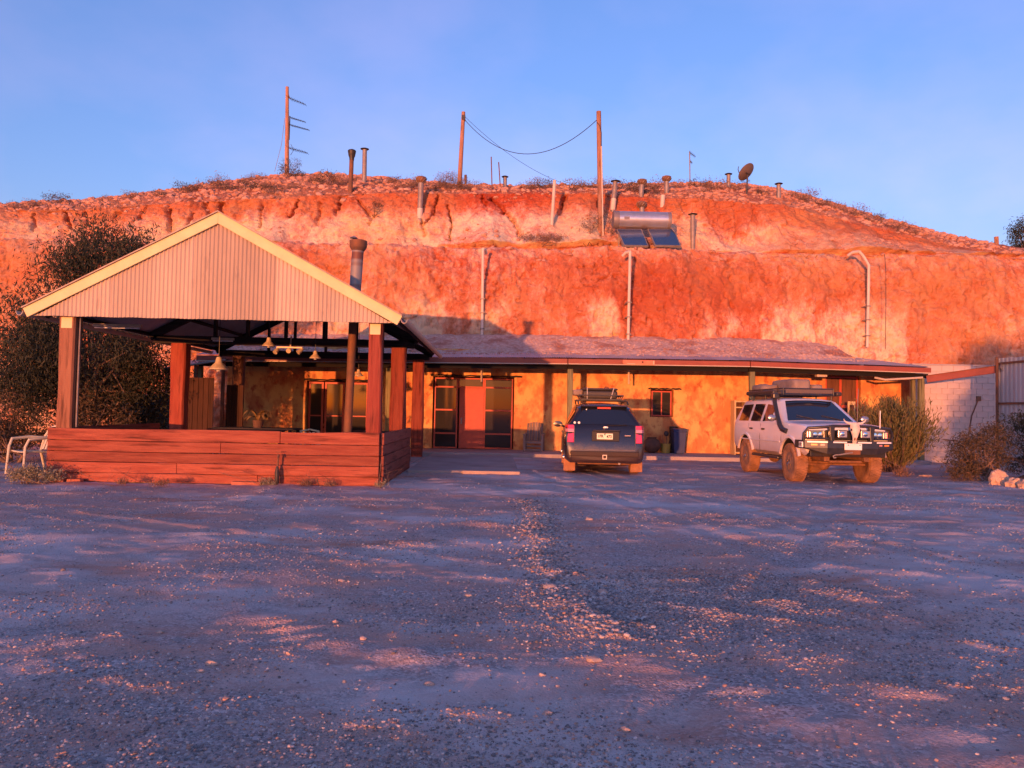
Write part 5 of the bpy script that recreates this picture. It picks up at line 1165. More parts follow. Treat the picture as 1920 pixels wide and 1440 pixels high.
# pale open-fronted cupboard behind the four-wheel drive
cbx = P(1387, 800, 26.4).x; cp = thing('cupboard', 'pale orange open timber frame cupboard standing against the verandah wall', 'cupboard', (cbx, 26.5, FLZ)); wood('pale_frame', (.56, .40, .20), (.62, .46, .25), .8, 2, .3)
for dx in (-.19, .19): MB().box((cbx+dx-.03, 26.3, FLZ), (cbx+dx+.03, 26.75, 1.98)).build('side', 'pale_frame', cp, bevel=.004)
for z in (FLZ+.08, .72, 1.22, 1.74, 1.94): MB().box((cbx-.158, 26.31, z-.02), (cbx+.158, 26.74, z+.02)).build('shelf', 'pale_frame', cp)
MB().box((cbx-.158, 26.70, FLZ+.1), (cbx+.158, 26.72, 1.92)).build('back', 'brown_panel', cp)
# pale door leaf standing open by the red screens
dx = P(1594, 760, 26.3).x; dl = thing('door_leaf', 'narrow pale timber door standing open beside the red screens', 'door', (dx, 26.3, FLZ)); MB().box((dx-.12, 26.2, FLZ), (dx+.14, 26.24, 2.02)).build('leaf', 'pale_frame', dl, bevel=.006); MB().box((dx-.07, 26.195, FLZ+.2), (dx+.09, 26.2, 1.9)).build('panel', 'brown_panel', dl)
# flood light under the eaves
fl = thing('flood_light', 'small cream flood light under the verandah eave above the four-wheel drive', 'lamp', P(1540, 703, 25.4)); p = P(1540, 704, 25.2); MB().box(p+Vector((-.18, -.1, -.05)), p+Vector((.16, .1, .06))).build('housing', 'gutter_cream', fl, bevel=.015); MB().bar(p+Vector((.14, 0, .03)), p+Vector((.2, 0, .32)), .03, .02).build('bracket', 'gutter_cream', fl)
# a cream conduit pipe dropping from the eave beside the doors and one on the wall behind the black car
for pxx, y0, y1, lab in ((903, 684, 716, 'short cream pipe hanging from the eave above the entrance'), (1179, 694, 720, 'short cream pipe on the wall above the black car')):
    tag(MB().tube([P(pxx, y0, 26.0), P(pxx, y1, 26.0)], .035, 8).build('hanging_pipe', 'gutter_cream', smooth=True), lab, 'pipe')

# ================================================================ inside the shelter
def pendant(px, py, Y, s, label):
    c = P(px, py, Y); t = thing('pendant_lamp', label, 'lamp', c, group='pendant lamps under the shelter roof')
    MB().lathe(c, [(.15*s, -.02*s), (.155*s, 0), (.11*s, .05*s), (.06*s, .10*s), (.05*s, .16*s), (.04*s, .19*s), (.015*s, .2*s)], 20).build('shade', 'lamp_enamel', t, smooth=True)
    MB().lathe(c, [(.03*s, -.05*s), (.045*s, -.02*s), (.03*s, .02*s)], 10).build('globe', mat('globe_glass', (.55, .5, .45), .2, 0, .6), t, smooth=True)
    zt = slope(c.x)-.14 if abs(c.x-GA) < 3 else 3.2; MB().tube([c+Vector((0, 0, .19*s)), (c.x, c.y, zt)], .008, 5).build('cord', 'black_steel', t)
pendant(410, 691, 17.6, 1.35, 'large conical enamel lamp hanging low near the log post')
pendant(504, 648, 17.6, .95, 'conical enamel lamp hanging beside the spotlight rail')
pendant(591, 671, 19.0, .9, 'conical enamel lamp hanging between the spotlight rail and stove flue')
pendant(672, 704, 22.0, .9, 'conical enamel lamp hanging behind the stove flue')
tb = thing('spotlight_rail', 'cream track rail with three small spotlights under the tie beam', 'lamp', P(540, 652, 19.3)); a, e = P(519, 651, 19.2), P(567, 652, 19.2); MB().bar(a, e, .05, .035).build('rail', 'lamp_enamel', tb)
MB().bar(a.lerp(e, .5)+Vector((0, .08, .02)), a.lerp(e, .5)+Vector((0, .12, .3)), .03, .03).build('bracket', 'lamp_enamel', tb)
for k, dv in ((.02, (-.3, -.6, -.7)), (.5, (0, -.95, -.3)), (.96, (-.6, -.5, -.6))):
    p = a.lerp(e, k)+Vector((0, 0, -.06)); d = Vector(dv).normalized(); MB().tube([p-d*.05, p+d*.03, p+d*.11], [.03, .055, .06], 12).build('spotlight', 'lamp_enamel', tb, smooth=True)
for px, py, Y, L_, lab in ((220, 612, 16.3, 1.0, 'pale batten standing for a sunlit piece of beam by the gum tree'), (418, 637, 19.1, .55, 'short pale batten standing for sunlit beam above the log post')):
    c = P(px, py, Y); t = thing('sunlit_batten', lab, 'lamp', c, group='battens standing for sunlit beam under the shelter roof'); MB().box(c+Vector((-L_/2, -.04, -.01)), c+Vector((L_/2, .04, .05))).build('batten', 'lamp_enamel', t, bevel=.008); MB().tube([c+Vector((-L_/2+.03, 0, -.03)), c+Vector((L_/2-.03, 0, -.03))], .014, 8).build('tube', 'plate_white', t, smooth=True)  # added pale battens imitate sun catching bits of the roof beams
# stove and flue
fx = P(657, 700, 16.6).x; sv = thing('wood_stove', 'black wood stove with a tall flue rising through the shelter roof', 'stove', (fx, 16.6, .012))
MB().lathe((fx, 16.6, .012), [(.20, .12), (.30, .16), (.33, .45), (.30, .72), (.22, .80), (.10, .82)], 20).build('firebox', 'black_steel', sv, smooth=True)
for k in range(3): a = 2.1*k+.4; MB().tube([(fx+.2*math.cos(a), 16.6+.2*math.sin(a), .15), (fx+.26*math.cos(a), 16.6+.26*math.sin(a), .012)], .025, 6).build('leg', 'black_steel', sv)
MB().box((fx-.12, 16.26, .3), (fx+.12, 16.32, .58)).build('stove_door', 'black_steel', sv, bevel=.01)
ft = P(672, 452, 16.6); MB().tube([(fx-.03, 16.6, .8), (fx, 16.6, 2.0), (fx+.03, 16.6, 3.4)], .088, 14).build('lower_flue', 'rust_steel', sv, smooth=True)
mat('flue_banded', (.17, .07, .05), .6, .2, .4, col2=(.26, .24, .23), scale=.9, stretch=(.1, .1, 2.2), mix=(.48, .53), detail=2)
MB().tube([(fx+.03, 16.6, 3.4), (ft.x, 16.6, ft.z-.05)], .125, 18).build('upper_flue', 'flue_banded', sv, smooth=True)
MB().lathe((ft.x, 16.6, ft.z-.22), [(.125, 0), (.16, .05), (.185, .09), (.19, .22), (.17, .23), (.15, .12)], 20).build('flue_collar', 'rust_steel', sv, smooth=True)
MB().lathe((ft.x-.10, 16.6, ft.z+.06), [(.085, 0), (.08, .01), (.01, .055)], 14).build('flue_hat', 'galv', sv, smooth=True); MB().tube([(ft.x-.14, 16.6, ft.z-.06), (ft.x-.14, 16.6, ft.z+.07)], .008, 5).build('hat_strut', 'galv', sv)
# bench and panels at the back of the shelter
def panel_run(name, label, cat, x0, x1, y, z0, z1, m, n):
    t = thing(name, label, cat, ((x0+x1)/2, y, z0))
    for k in range(n): a = x0+(x1-x0)*k/n; MB().box((a+.004, y, z0), (a+(x1-x0)/n-.004, y+.03, z1)).build('board', m, t, bevel=.004)
    return t
panel_run('board_screen', 'red brown vertical board screen beside the log post', 'screen', P(352, 750, 21.5).x, P(400, 750, 21.5).x, 21.5, .012, P(370, 708, 21.5).z, wood('shaded_board', (.05, .022, .015), (.07, .03, .02), .8, 2, .3), 5)  # board colour darkened to carry the shade inside the shelter
panel_run('board_screen', 'lower red brown board screen beyond the dark gap', 'screen', P(424, 750, 22.5).x, P(456, 750, 22.5).x, 22.5, .012, P(440, 722, 22.5).z, 'shaded_board', 4)
wt = thing('water_tank', 'dark corrugated iron tank seen behind the shelter', 'tank', (P(272, 750, 23.5).x, 23.9, 0)); prof = []
for k in range(61): z = k*.0381; prof.append((1.0+.012*math.sin(k*math.pi/2*2), z))
cxx = P(272, 750, 23.5).x; prof = [(1.0+.014*math.sin(2*math.pi*z/.11), z) for z in np.arange(0, 1.75, .0275)]+[(.02, 1.78)]
MB().lathe((cxx, 24.2, 0), prof, 40).build('shell', mat('tank_iron', (.10, .12, .13), .55, .4, .4, col2=(.14, .15, .15), scale=3), wt, smooth=True)
sk_ = thing('lean_to_roof', 'low corrugated lean-to roof behind the shelter', 'roof', (P(365, 690, 24.6).x, 24.6, 0)); a, e = P(308, 690, 24.7), P(424, 674, 24.7)
V = []; nn_ = 60
for k in range(nn_+1):
    for dy, dz in ((0, 0), (1.9, .35)): p = a.lerp(e, k/nn_); V.append((p.x, p.y+dy, p.z+dz+.012*math.sin(k*1.9)))
mb = MB(); mb.grid(V, nn_+1, 2); mb.build('sheet', 'zinc_roof', sk_, smooth=True); MB().tube([a+Vector((0, -.03, -.02)), e+Vector((0, -.03, -.02))], .035, 8).build('gutter', 'galv', sk_, smooth=True)
for k in (.04, .5, .95): p = a.lerp(e, k); MB().box((p.x-.045, p.y+.02, 0), (p.x+.045, p.y+.11, p.z-.03)).build('post', 'brown_post', sk_)
# table, bench seat and chairs in the shelter
def table(label, x0, x1, y0, y1, h, cat='table'):
    t = thing('timber_table', label, cat, ((x0+x1)/2, (y0+y1)/2, .012))
    n = 4
    for k in range(n): w_ = (y1-y0)/n; MB().box((x0, y0+k*w_+.004, h-.04), (x1, y0+(k+1)*w_-.004, h)).build('board', 'dark_timber', t, bevel=.004)
    for xx in (x0+.1, x1-.1):
        for yy in (y0+.08, y1-.08): MB().box((xx-.035, yy-.035, .012), (xx+.035, yy+.035, h-.04)).build('leg', 'dark_timber', t)
    return t
table('dark timber table in the middle of the shelter', -6.6, -4.7, 18.2, 19.1, .95); table('dark timber table by the two red posts of the shelter', -4.0, -2.9, 20.6, 21.4, .85)
table('long dark bench along the gum tree side of the shelter', -7.6, -5.6, 20.6, 21.1, .85, 'bench')
x = P(578, 800, 20.0).x; garden_chair('garden_chair', 'orange cream plastic armchair standing under the shelter', (x, 20.0, .012), R(8), 'cream_plastic')
# plant in a pot on the table
x = P(484, 790, 18.6).x; pp = thing('potted_plant', 'potted plant with broad drooping leaves on the shelter table', 'plant', (x, 18.6, .95)); MB().lathe((x, 18.6, .95), [(.10, 0), (.13, .16), (.14, .18), (.12, .18), (.02, .15)], 16).build('pot', 'clay_pot', pp, smooth=True)
mat('dry_leaf', (.34, .20, .07), .8, 0, .2, col2=(.24, .15, .05), scale=6); rl = random.Random(4)
for k in range(16):
    a = rl.uniform(0, 6.28); L_ = rl.uniform(.28, .46); hh = rl.uniform(.10, .30); d = Vector((math.cos(a), math.sin(a), 0)); sd_ = Vector((-d.y, d.x, 0)); V = []
    for i in range(7):
        s_ = i/6; w_ = .055*math.sin(math.pi*(.12+.86*s_)); p = Vector((x, 18.6, 1.13))+d*(L_*s_)+Vector((0, 0, hh*math.sin(s_*2.4)-.12*s_*s_)); V += [p-sd_*w_+Vector((0, 0, .012)), p, p+sd_*w_+Vector((0, 0, .012))]
    mb = MB(); mb.grid(V, 7, 3); mb.build('leaf', 'dry_leaf', pp, smooth=True)
# standpipe tap in front of the plank wall
tp = G(519, 906); sp_ = thing('garden_tap', 'dark standpipe tap on a post in front of the plank wall', 'tap', (tp.x, 14.42, 0)); x = P(520, 870, 14.42).x
MB().tube([(x, 14.42, 0), (x, 14.42, .30), (x+.02, 14.42, .58)], .018, 8).build('pipe', 'rust_steel', sp_, smooth=True); MB().lathe((x+.0, 14.42, .16), [(.02, -.14), (.04, -.10), (.045, .08), (.03, .16), (.02, .2)], 10).build('lagging', 'case_black', sp_, smooth=True)
MB().tube([(x+.02, 14.42, .56), (x+.03, 14.36, .57), (x+.03, 14.34, .52)], .016, 8).build('spout', 'rust_steel', sp_); MB().bar((x-.03, 14.42, .62), (x+.07, 14.42, .62), .02, .012).build('handle', 'rust_steel', sp_)
# loose bricks at the foot of the wall
wbk = mat('brick_red', (.46, .17, .10), .9, 0, .2, col2=(.36, .12, .07), scale=6, bump=.3)
for px, py, w_, rz, lab in ((110, 903, .12, 8, 'red brick lying against the pale shrub'), (146, 903, .13, -6, 'half buried red brick between the pale shrub and the planks'), (477, 905, .27, -3, 'long pale red paving brick beside the tap')):
    g = G(px, py); o = MB().box((-w_, -.055, 0), (w_, .055, .06)).build('loose_brick', wbk, bevel=.006); o.location = (g.x, min(g.y, 14.45), 0); o.rotation_euler = (0, 0, R(rz)); tag(o, lab, 'brick', 'loose bricks along the plank wall')
# ================================================================ plants
def leaf_mat(name, c1, c2, c3=None):
    m = bpy.data.materials.new(name); m.use_nodes = True; MATS[name] = m; t = m.node_tree; b = t.nodes['Principled BSDF']; N = t.nodes.new; L = t.links.new
    at = N('ShaderNodeAttribute'); at.attribute_name = 'tone'; r = N('ShaderNodeValToRGB'); e = r.color_ramp.elements; e[0].color = (*c1, 1); e[1].color = (*c2, 1)
    if c3: e[1].position = .8; q = e.new(1.0); q.color = (*c3, 1)
    L(at.outputs['Fac'], r.inputs['Fac']); L(r.outputs[0], b.inputs['Base Color']); b.inputs['Roughness'].default_value = .75; b.inputs['Specular IOR Level'].default_value = .25
    tr = N('ShaderNodeBsdfTranslucent'); L(r.outputs[0], tr.inputs['Color']); ms = N('ShaderNodeMixShader'); ms.inputs[0].default_value = .22; L(b.outputs[0], ms.inputs[1]); L(tr.outputs[0], ms.inputs[2]); L(ms.outputs[0], t.nodes['Material Output'].inputs['Surface']); return m
leaf_mat('gum_leaf', (.028, .036, .024), (.075, .075, .045), (.15, .10, .06)); leaf_mat('broom_leaf', (.10, .095, .035), (.24, .20, .075), (.36, .25, .11))
leaf_mat('salt_leaf', (.20, .19, .13), (.40, .36, .24), (.52, .44, .30)); leaf_mat('dry_shrub', (.17, .095, .06), (.32, .19, .125), (.40, .25, .17)); leaf_mat('olive_leaf', (.06, .05, .032), (.15, .10, .055), (.24, .13, .075))
mat('bark', (.16, .10, .075), .95, 0, .1, col2=(.24, .16, .12), scale=5, stretch=(2, 2, .5), bump=.5); mat('twig', (.20, .12, .085), .95, 0, .1)
def leaves_mesh(name, cent, dirs, length, width, m, parent, rng):
    """narrow kite-shaped leaves: centres (n,3), pointing along dirs"""
    n = len(cent); d = dirs/np.linalg.norm(dirs, axis=1, keepdims=True); a = rng.normal(size=(n, 3)); s = np.cross(d, a); s /= np.linalg.norm(s, axis=1, keepdims=True)
    L_ = length*rng.uniform(.6, 1.3, (n, 1)); W_ = width*rng.uniform(.7, 1.2, (n, 1))
    bend = np.cross(d, s)*L_*.12
    V = np.stack([cent-d*L_*.5, cent+s*W_*.5+bend, cent+d*L_*.5, cent-s*W_*.5+bend], 1).reshape(-1, 3)
    F = np.arange(4*n).reshape(-1, 4); o = npmesh(name, V, F, m, parent)
    tone = np.repeat(np.clip(rng.normal(.45, .22, n), 0, 1), 4).astype(np.float32); at = o.data.attributes.new('tone', 'FLOAT', 'POINT'); at.data.foreach_set('value', tone); return o
def crown_clusters(c, rad, n, rng, shell=.55):
    u = rng.normal(size=(n, 3)); u /= np.linalg.norm(u, axis=1, keepdims=True); r = rng.uniform(shell, 1, (n, 1))**.7
    return np.array(c)+u*r*np.array(rad)
def make_tree(name, label, base_, blobs, per, leaf, m, cat='tree', seed=1, spread=.34, trunk_r=.10, droop=.5, group=None, skip=.0, stems=1, zmin=.1):
    rng = np.random.default_rng(seed); t = thing(name, label, cat, base_, group=group); b0 = np.array(base_, float)
    cl = np.concatenate([crown_clusters(c, r, n, rng) for c, r, n in blobs]); cl = cl[cl[:, 2] > zmin]
    cent, dr = [], []
    for p in cl:
        k = int(per*rng.uniform(.5, 1.4)); q = p+rng.normal(size=(k, 3))*spread*np.array([1, 1, .8]); v = rng.normal(size=(k, 3))*.7; v[:, 2] -= droop; cent.append(q); dr.append(v)
    cent = np.concatenate(cent); dr = np.concatenate(dr); ok = cent[:, 2] > zmin*.5+.02; leaves_mesh('crown', cent[ok], dr[ok], leaf[0], leaf[1], m, t, rng)
    mb = MB(); mid = cl.mean(0)
    for s_ in range(stems):
        off = rng.normal(size=3)*np.array([.12, .12, 0])*(stems > 1); tops = b0+(mid-b0)*np.array([.6, .6, .62])+rng.normal(size=3)*np.array([.3, .3, .2])*(1 if stems > 1 else .5)
        st_ = b0+off; st_[2] -= .1; mb.tube([st_, (st_+tops)/2+rng.normal(size=3)*.12, tops], [trunk_r, trunk_r*.8, trunk_r*.55], 8)
        for p in cl[rng.permutation(len(cl))[:max(6, len(cl)//(3*stems))]]:
            a = st_+(tops-st_)*rng.uniform(.45, 1.0); h = (a+p)/2+rng.normal(size=3)*.18; h[2] += .12; mb.tube([a, h, p], [trunk_r*.38, trunk_r*.22, trunk_r*.07], 5, cap=False)
    mb.build('trunk', 'bark', t, smooth=True); return t
gx_ = lambda px, Y: P(px, 770, Y).x
# the big dark tree behind the shelter's left side
make_tree('gum_tree', 'tall dark gum tree standing between the shelter and the cliff', (gx_(190, 20.8), 20.8, 0),
          [((gx_(200, 20.8), 20.8, 5.35), (1.05, 1.0, .95), 26), ((gx_(245, 20.8), 20.6, 5.1), (.5, .8, .55), 10), ((gx_(118, 20.5), 20.2, 4.8), (.42, .7, .75), 10), ((gx_(150, 20.5), 20.6, 2.6), (1.9, 1.6, 1.55), 80), ((gx_(70, 20), 19.6, 2.5), (.85, 1.2, 1.6), 40), ((gx_(240, 21.5), 22.0, 2.0), (1.2, 1.0, 1.35), 40)], 250, (.15, .030), MATS['gum_leaf'], seed=3, spread=.30, trunk_r=.16, droop=.8)
make_tree('olive_shrub', 'olive brown shrub at the foot of the gum tree near the cream chair', (gx_(30, 19.0), 19.0, 0), [((gx_(28, 19.0), 19.0, .95), (.8, .7, .75), 42), ((gx_(5, 19.0), 19.2, .55), (.6, .5, .5), 16)], 60, (.12, .032), MATS['olive_leaf'], 'shrub', 5, .17, .05, .1, stems=3)
make_tree('olive_shrub', 'low reddish shrub against the cliff beyond the gum tree', (gx_(-10, 22.0), 22.0, 0), [((gx_(0, 22.0), 22.0, 1.2), (1.0, .8, 1.2), 40)], 70, (.14, .035), MATS['olive_leaf'], 'shrub', 6, .2, .05, .1, stems=3)
make_tree('olive_shrub', 'shaded shrub under the gum tree behind the low wall', (gx_(190, 20.0), 19.9, 0), [((gx_(180, 20.0), 19.9, 1.05), (1.0, .5, .55), 30), ((gx_(150, 19.8), 19.6, .8), (.5, .4, .5), 14)], 60, (.15, .03), MATS['olive_leaf'], 'shrub', 8, .18, .04, .3, stems=3)
# pale shrub at the left end of the plank wall
g = G(70, 905); make_tree('pale_shrub', 'low pale grey green shrub in front of the plank wall', (g.x, 14.15, 0), [((g.x, 14.15, .14), (.44, .24, .14), 46)], 46, (.055, .022), MATS['salt_leaf'], 'shrub', 9, .06, .012, -.4, stems=3, zmin=.015)
# right-hand plants
def broom(name, label, base_, h, w_, n, m, seed, leaf=.16):
    rng = np.random.default_rng(seed); t = thing(name, label, 'shrub', base_); b0 = np.array(base_); V = []; F = []; cen, dr = [], []; tube = MB()
    for k in range(n):
        a = rng.uniform(0, 6.283); tilt = abs(rng.normal(0, .42)); hh = h*rng.uniform(.6, 1.02)*math.cos(min(1.2, tilt)*.55); out = w_*.5*min(1.25, tilt*1.5)*rng.uniform(.7, 1.1)
        p0 = b0+np.array([rng.normal(0, .10), rng.normal(0, .10), 0]); p2 = b0+np.array([math.cos(a)*out, math.sin(a)*out, hh]); p1 = p0*.5+p2*.5+np.array([math.cos(a)*out*.22, math.sin(a)*out*.22, -.05*h])
        if k < n//5: tube.tube([p0, p1, p2], [.018, .011, .004], 4, cap=False)
        ts = rng.uniform(.22, 1.0, 34)[:, None]; q = (1-ts)**2*p0+2*ts*(1-ts)*p1+ts**2*p2; tan = 2*(1-ts)*(p1-p0)+2*ts*(p2-p1); tan /= np.linalg.norm(tan, axis=1, keepdims=True)
        cen.append(q+rng.normal(size=q.shape)*.045); dr.append(tan+rng.normal(size=q.shape)*.32)
    cen = np.concatenate(cen); dr = np.concatenate(dr); ok = cen[:, 2] > .03; leaves_mesh('crown', cen[ok], dr[ok], leaf, .026, m, t, rng); tube.build('trunk', 'twig', t); return t
g = G(1690, 888); broom('broom_bush', 'dense upright olive green broom bush beside the four-wheel drive', (g.x, g.y+.5, 0), 2.05, 2.35, 560, MATS['broom_leaf'], 12)
g = G(1862, 905); make_tree('salt_bush', 'rusty brown saltbush behind the pale rocks', (g.x, g.y+.55, 0), [((g.x-.15, g.y+.5, .62), (.62, .45, .50), 50), ((g.x+.45, g.y+.8, .75), (.55, .45, .60), 36), ((g.x-.55, g.y+.3, .22), (.35, .25, .18), 16)], 60, (.10, .022), MATS['olive_leaf'], 'shrub', 14, .12, .03, .1, stems=4, zmin=.03)
make_tree('dark_bush', 'dark green bush at the foot of the iron fence', (gx_(1915, 19.6), 19.6, 0), [((gx_(1912, 19.6), 19.6, .95), (.55, .5, .75), 44)], 70, (.10, .025), MATS['gum_leaf'], 'shrub', 15, .14, .04, .1, stems=3)
g = G(1820, 892); make_tree('dry_bush', 'low dry grassy shrub at the edge of the saltbush', (g.x, g.y, 0), [((g.x, g.y, .10), (.42, .3, .12), 24)], 40, (.08, .014), MATS['dry_shrub'], 'shrub', 16, .08, .01, -.5, stems=3, zmin=.01)
g = G(1692, 893); make_tree('dry_bush', 'small dry tuft under the broom bush', (g.x, g.y, 0), [((g.x, g.y, .07), (.25, .15, .08), 12)], 40, (.08, .014), MATS['dry_shrub'], 'shrub', 17, .06, .01, -.5, stems=3, zmin=.01)
# rocks edging the right bed
mat('bed_rock', (.52, .33, .22), .95, 0, .1, col2=(.64, .47, .34), scale=5, mix=(.4, .62), bump=.7, bscale=14, col3=(.38, .17, .09), scale3=3, mix3=(.55, .72))
def rock(name, label, loc, s, seed, cat='rock', group=None, m='bed_rock', sub=3):
    bm = bmesh.new(); bmesh.ops.create_icosphere(bm, subdivisions=sub, radius=1); co = np.array([v.co for v in bm.verts])
    d = 1+.34*fbm(co[:, 0]*1.1+seed*7, co[:, 1]*1.1, co[:, 2]*1.1, 3, seed)+.22*fbm(co[:, 0]*3.3, co[:, 1]*3.3, co[:, 2]*3.3+seed, 3, seed+3)
    for v, k in zip(bm.verts, d): v.co = Vector((v.co.x*k*s[0], v.co.y*k*s[1], max(-.25*s[2], v.co.z*k*s[2])))
    me = bpy.data.meshes.new(name); bm.to_mesh(me); bm.free(); me.materials.append(MATS[m]); smooth_by_angle(me, 32)
    o = bpy.data.objects.new(name, me); COL.objects.link(o); o.location = (loc[0], loc[1], loc[2]+.22*s[2]); return tag(o, label, cat, group)
for px, py, s, lab in ((1872, 909, (.20, .20, .24), 'largest pale rock standing upright at the bed edge'), (1902, 913, (.19, .18, .15), 'rounded pale rock in the middle of the bed row'), (1925, 916, (.18, .18, .15), 'pale rock at the end of the bed row'), (1735, 893, (.16, .10, .03), 'flat thin stone lying before the block wall')):
    g = G(px, py); rock('bed_rock', lab, (g.x, g.y, 0), s, px, group='rocks edging the right bed', sub=4)
# shrubs on the hill crest and benches: copies of three dry shrubs, each a thing of its own
protos = []
for k, (m, nc, per) in enumerate((('dry_shrub', 16, 26), ('dry_shrub', 22, 22), ('olive_leaf', 18, 26))):
    protos.append(make_tree('hill_shrub', 'small dry brown shrub growing on the hill crest', (0, 0, 0), [((0, 0, .28), (.5, .45, .26), nc)], per, (.13, .022), MATS[m], 'shrub', 40+k, .11, .012, -.5, group='dry shrubs on the hill crest', stems=3, zmin=.02))
LMK = [(538, 'antenna mast'), (657, 'funnel topped flue'), (684, 'flat capped flue'), (790, 'ball vent'), (865, 'leaning pole'), (930, 'thin rods'), (1038, 'white pipe'), (1125, 'thick pole'), (1294, 'television antenna'), (1400, 'satellite dish'), (1460, 'last capped vent')]
rs = random.Random(21); used = [0, 0, 0]
spots = [(30, 389), (62, 386), (110, 381), (200, 374), (245, 370), (300, 366), (405, 347), (412, 352), (428, 356), (455, 343), (500, 350), (515, 362), (580, 338), (595, 341), (610, 345), (640, 345), (705, 345), (735, 342), (820, 350), (838, 352), (810, 356), (760, 352), (1005, 352), (1020, 351), (1035, 352), (1075, 354), (1100, 352), (1115, 353), (1140, 352), (1180, 357), (1225, 352), (1270, 352), (1310, 350), (1340, 352), (1385, 354), (1430, 362), (1480, 366), (1510, 376), (1545, 386), (1570, 392), (1600, 403), (1640, 415), (1680, 428), (1716, 437), (345, 360), (370, 354), (480, 337), (545, 330), (672, 338), (985, 352), (1218, 362), (1325, 360), (550, 352), (470, 355), (780, 350), (880, 353)]
for i, (px, py) in enumerate(spots):
    b = base(px, py+2); k = i % 3; o = protos[k] if used[k] == 0 else copy_tree(protos[k]); used[k] += 1
    lm = [n_ for x_, n_ in LMK if x_ < px]; rm = [n_ for x_, n_ in LMK if x_ >= px]
    o['label'] = ('dry shrub on the low crest beyond the '+rm[0]+', away from the flues') if not lm else (('dry shrub on the falling crest beyond the '+lm[-1]) if not rm else 'dry shrub on the crest between the '+lm[-1]+' and the '+rm[0])
    o.location = (b.x, b.y, b.z-.03); s_ = rs.uniform(.55, 1.15); o.scale = (s_*1.15, s_, s_*rs.uniform(.7, 1.05)); o.rotation_euler = (0, 0, rs.uniform(0, 6.28))
def hshrub(px, py, h, w_, label, m, seed, n=40, name='ledge_shrub', per=30):
    b = base(px, py); return make_tree(name, label, (b.x, b.y, b.z-.03), [((b.x, b.y, b.z+h*.6), (w_*.5, .3, h*.45), n)], per, (.12, .018), MATS[m], 'shrub', seed, .10, .015, -.1, stems=4, zmin=b.z)
hshrub(545, 329, 1.0, 1.2, 'wispy dark shrub around the foot of the antenna mast', 'olive_leaf', 61, 22, per=16)
hshrub(1106, 455, 1.3, .9, 'bare brown shrub on the far side of the thick pole from the heater', 'olive_leaf', 62, 24, per=14); hshrub(1141, 456, 1.3, .8, 'bare grey shrub between the pole and the water heater', 'olive_leaf', 63, 24, per=14)
hshrub(1187, 460, 1.0, .65, 'small green shrub in front of the solar collectors', 'broom_leaf', 64, 30); hshrub(1235, 462, .22, 1.1, 'low dry shrub at the foot of the collectors', 'dry_shrub', 65, 20)
hshrub(843, 358, .8, 1.6, 'rounded dry bush beside the leaning crest pole', 'dry_shrub', 66, 50); hshrub(1020, 452, .25, 2.2, 'dry ground shrub on the ledge below the white pipe', 'dry_shrub', 67, 40)
b = base(703, 405); hshrub(703, 402, .5, .5, 'tiny dark shrub clinging to the eroded face', 'olive_leaf', 68, 14)
# dark tree beyond the right end of the hill
p = P(1915, 470, 47); make_tree('far_tree', 'dark rounded tree beyond the low end of the hill', (p.x+.5, 47, p.z-2), [((p.x+.55, 47, p.z+.95), (1.1, 1.0, 1.15), 60)], 70, (.16, .05), MATS['gum_leaf'], seed=71, spread=.24, trunk_r=.14, zmin=-5)
# dry grass tufts along the plank wall
for i, (px, py, lab) in enumerate(((505, 909, 'dry grass tuft at the foot of the tap'), (300, 912, 'flat dry weed before the plank wall'), (232, 910, 'small dry weed nearest the pale shrub'), (585, 907, 'little reddish weed nearest the tap'), (625, 909, 'little reddish weed near the wall corner'), (725, 908, 'dry tuft at the wall corner'))):
    g = G(px, py); make_tree('grass_tuft', lab, (g.x, min(g.y, 14.4), 0), [((g.x, min(g.y, 14.4), .05), (.17 if i < 2 else .10, .07, .05), 12)], 30, (.07, .009), MATS['salt_leaf' if i in (0, 5) else 'dry_shrub'], 'grass', 80+i, .04, .006, -1.0, stems=2, zmin=.005)
# tree standing behind the photographer: its shadow falls on the block wall and the fence
make_tree('yard_tree', 'bushy tree standing across the yard opposite the block wall', (7.4, -5.5, 0), [((7.3, -5.5, 2.9), (1.7, 1.5, 1.9), 80), ((6.2, -5.3, 1.9), (1.0, 1.0, 1.2), 34), ((9.0, -5.5, 3.0), (1.5, 1.3, 2.0), 60), ((5.6, -5.3, .7), (.9, .9, .6), 18)], 130, (.24, .06), MATS['gum_leaf'], seed=91, spread=.36, trunk_r=.16)
# ================================================================ loose gravel on the yard (too many to count)
pm = bpy.data.materials.new('pebble'); pm.use_nodes = True; t = pm.node_tree; b = t.nodes['Principled BSDF']; oi = t.nodes.new('ShaderNodeObjectInfo'); r = t.nodes.new('ShaderNodeValToRGB')
e = r.color_ramp.elements; e[0].color = (.15, .13, .13, 1); e[1].color = (.58, .51, .48, 1)
for p_, c_ in ((.3, (.26, .22, .22)), (.55, (.40, .35, .34)), (.72, (.48, .26, .18)), (.86, (.52, .42, .38))): q = e.new(p_); q.color = (*c_, 1)
t.links.new(oi.outputs['Random'], r.inputs['Fac']); t.links.new(r.outputs[0], b.inputs['Base Color']); b.inputs['Roughness'].default_value = .9; b.inputs['Specular IOR Level'].default_value = .2
def pebble_mesh(seed):
    bm = bmesh.new(); bmesh.ops.create_icosphere(bm, subdivisions=1, radius=1); rg_ = random.Random(seed)
    for v in bm.verts: v.co = Vector((v.co.x*rg_.uniform(.75, 1.2), v.co.y*rg_.uniform(.65, 1.0), v.co.z*rg_.uniform(.45, .75)))
    me = bpy.data.meshes.new('pebble'); bm.to_mesh(me); bm.free(); me.materials.append(pm); return me
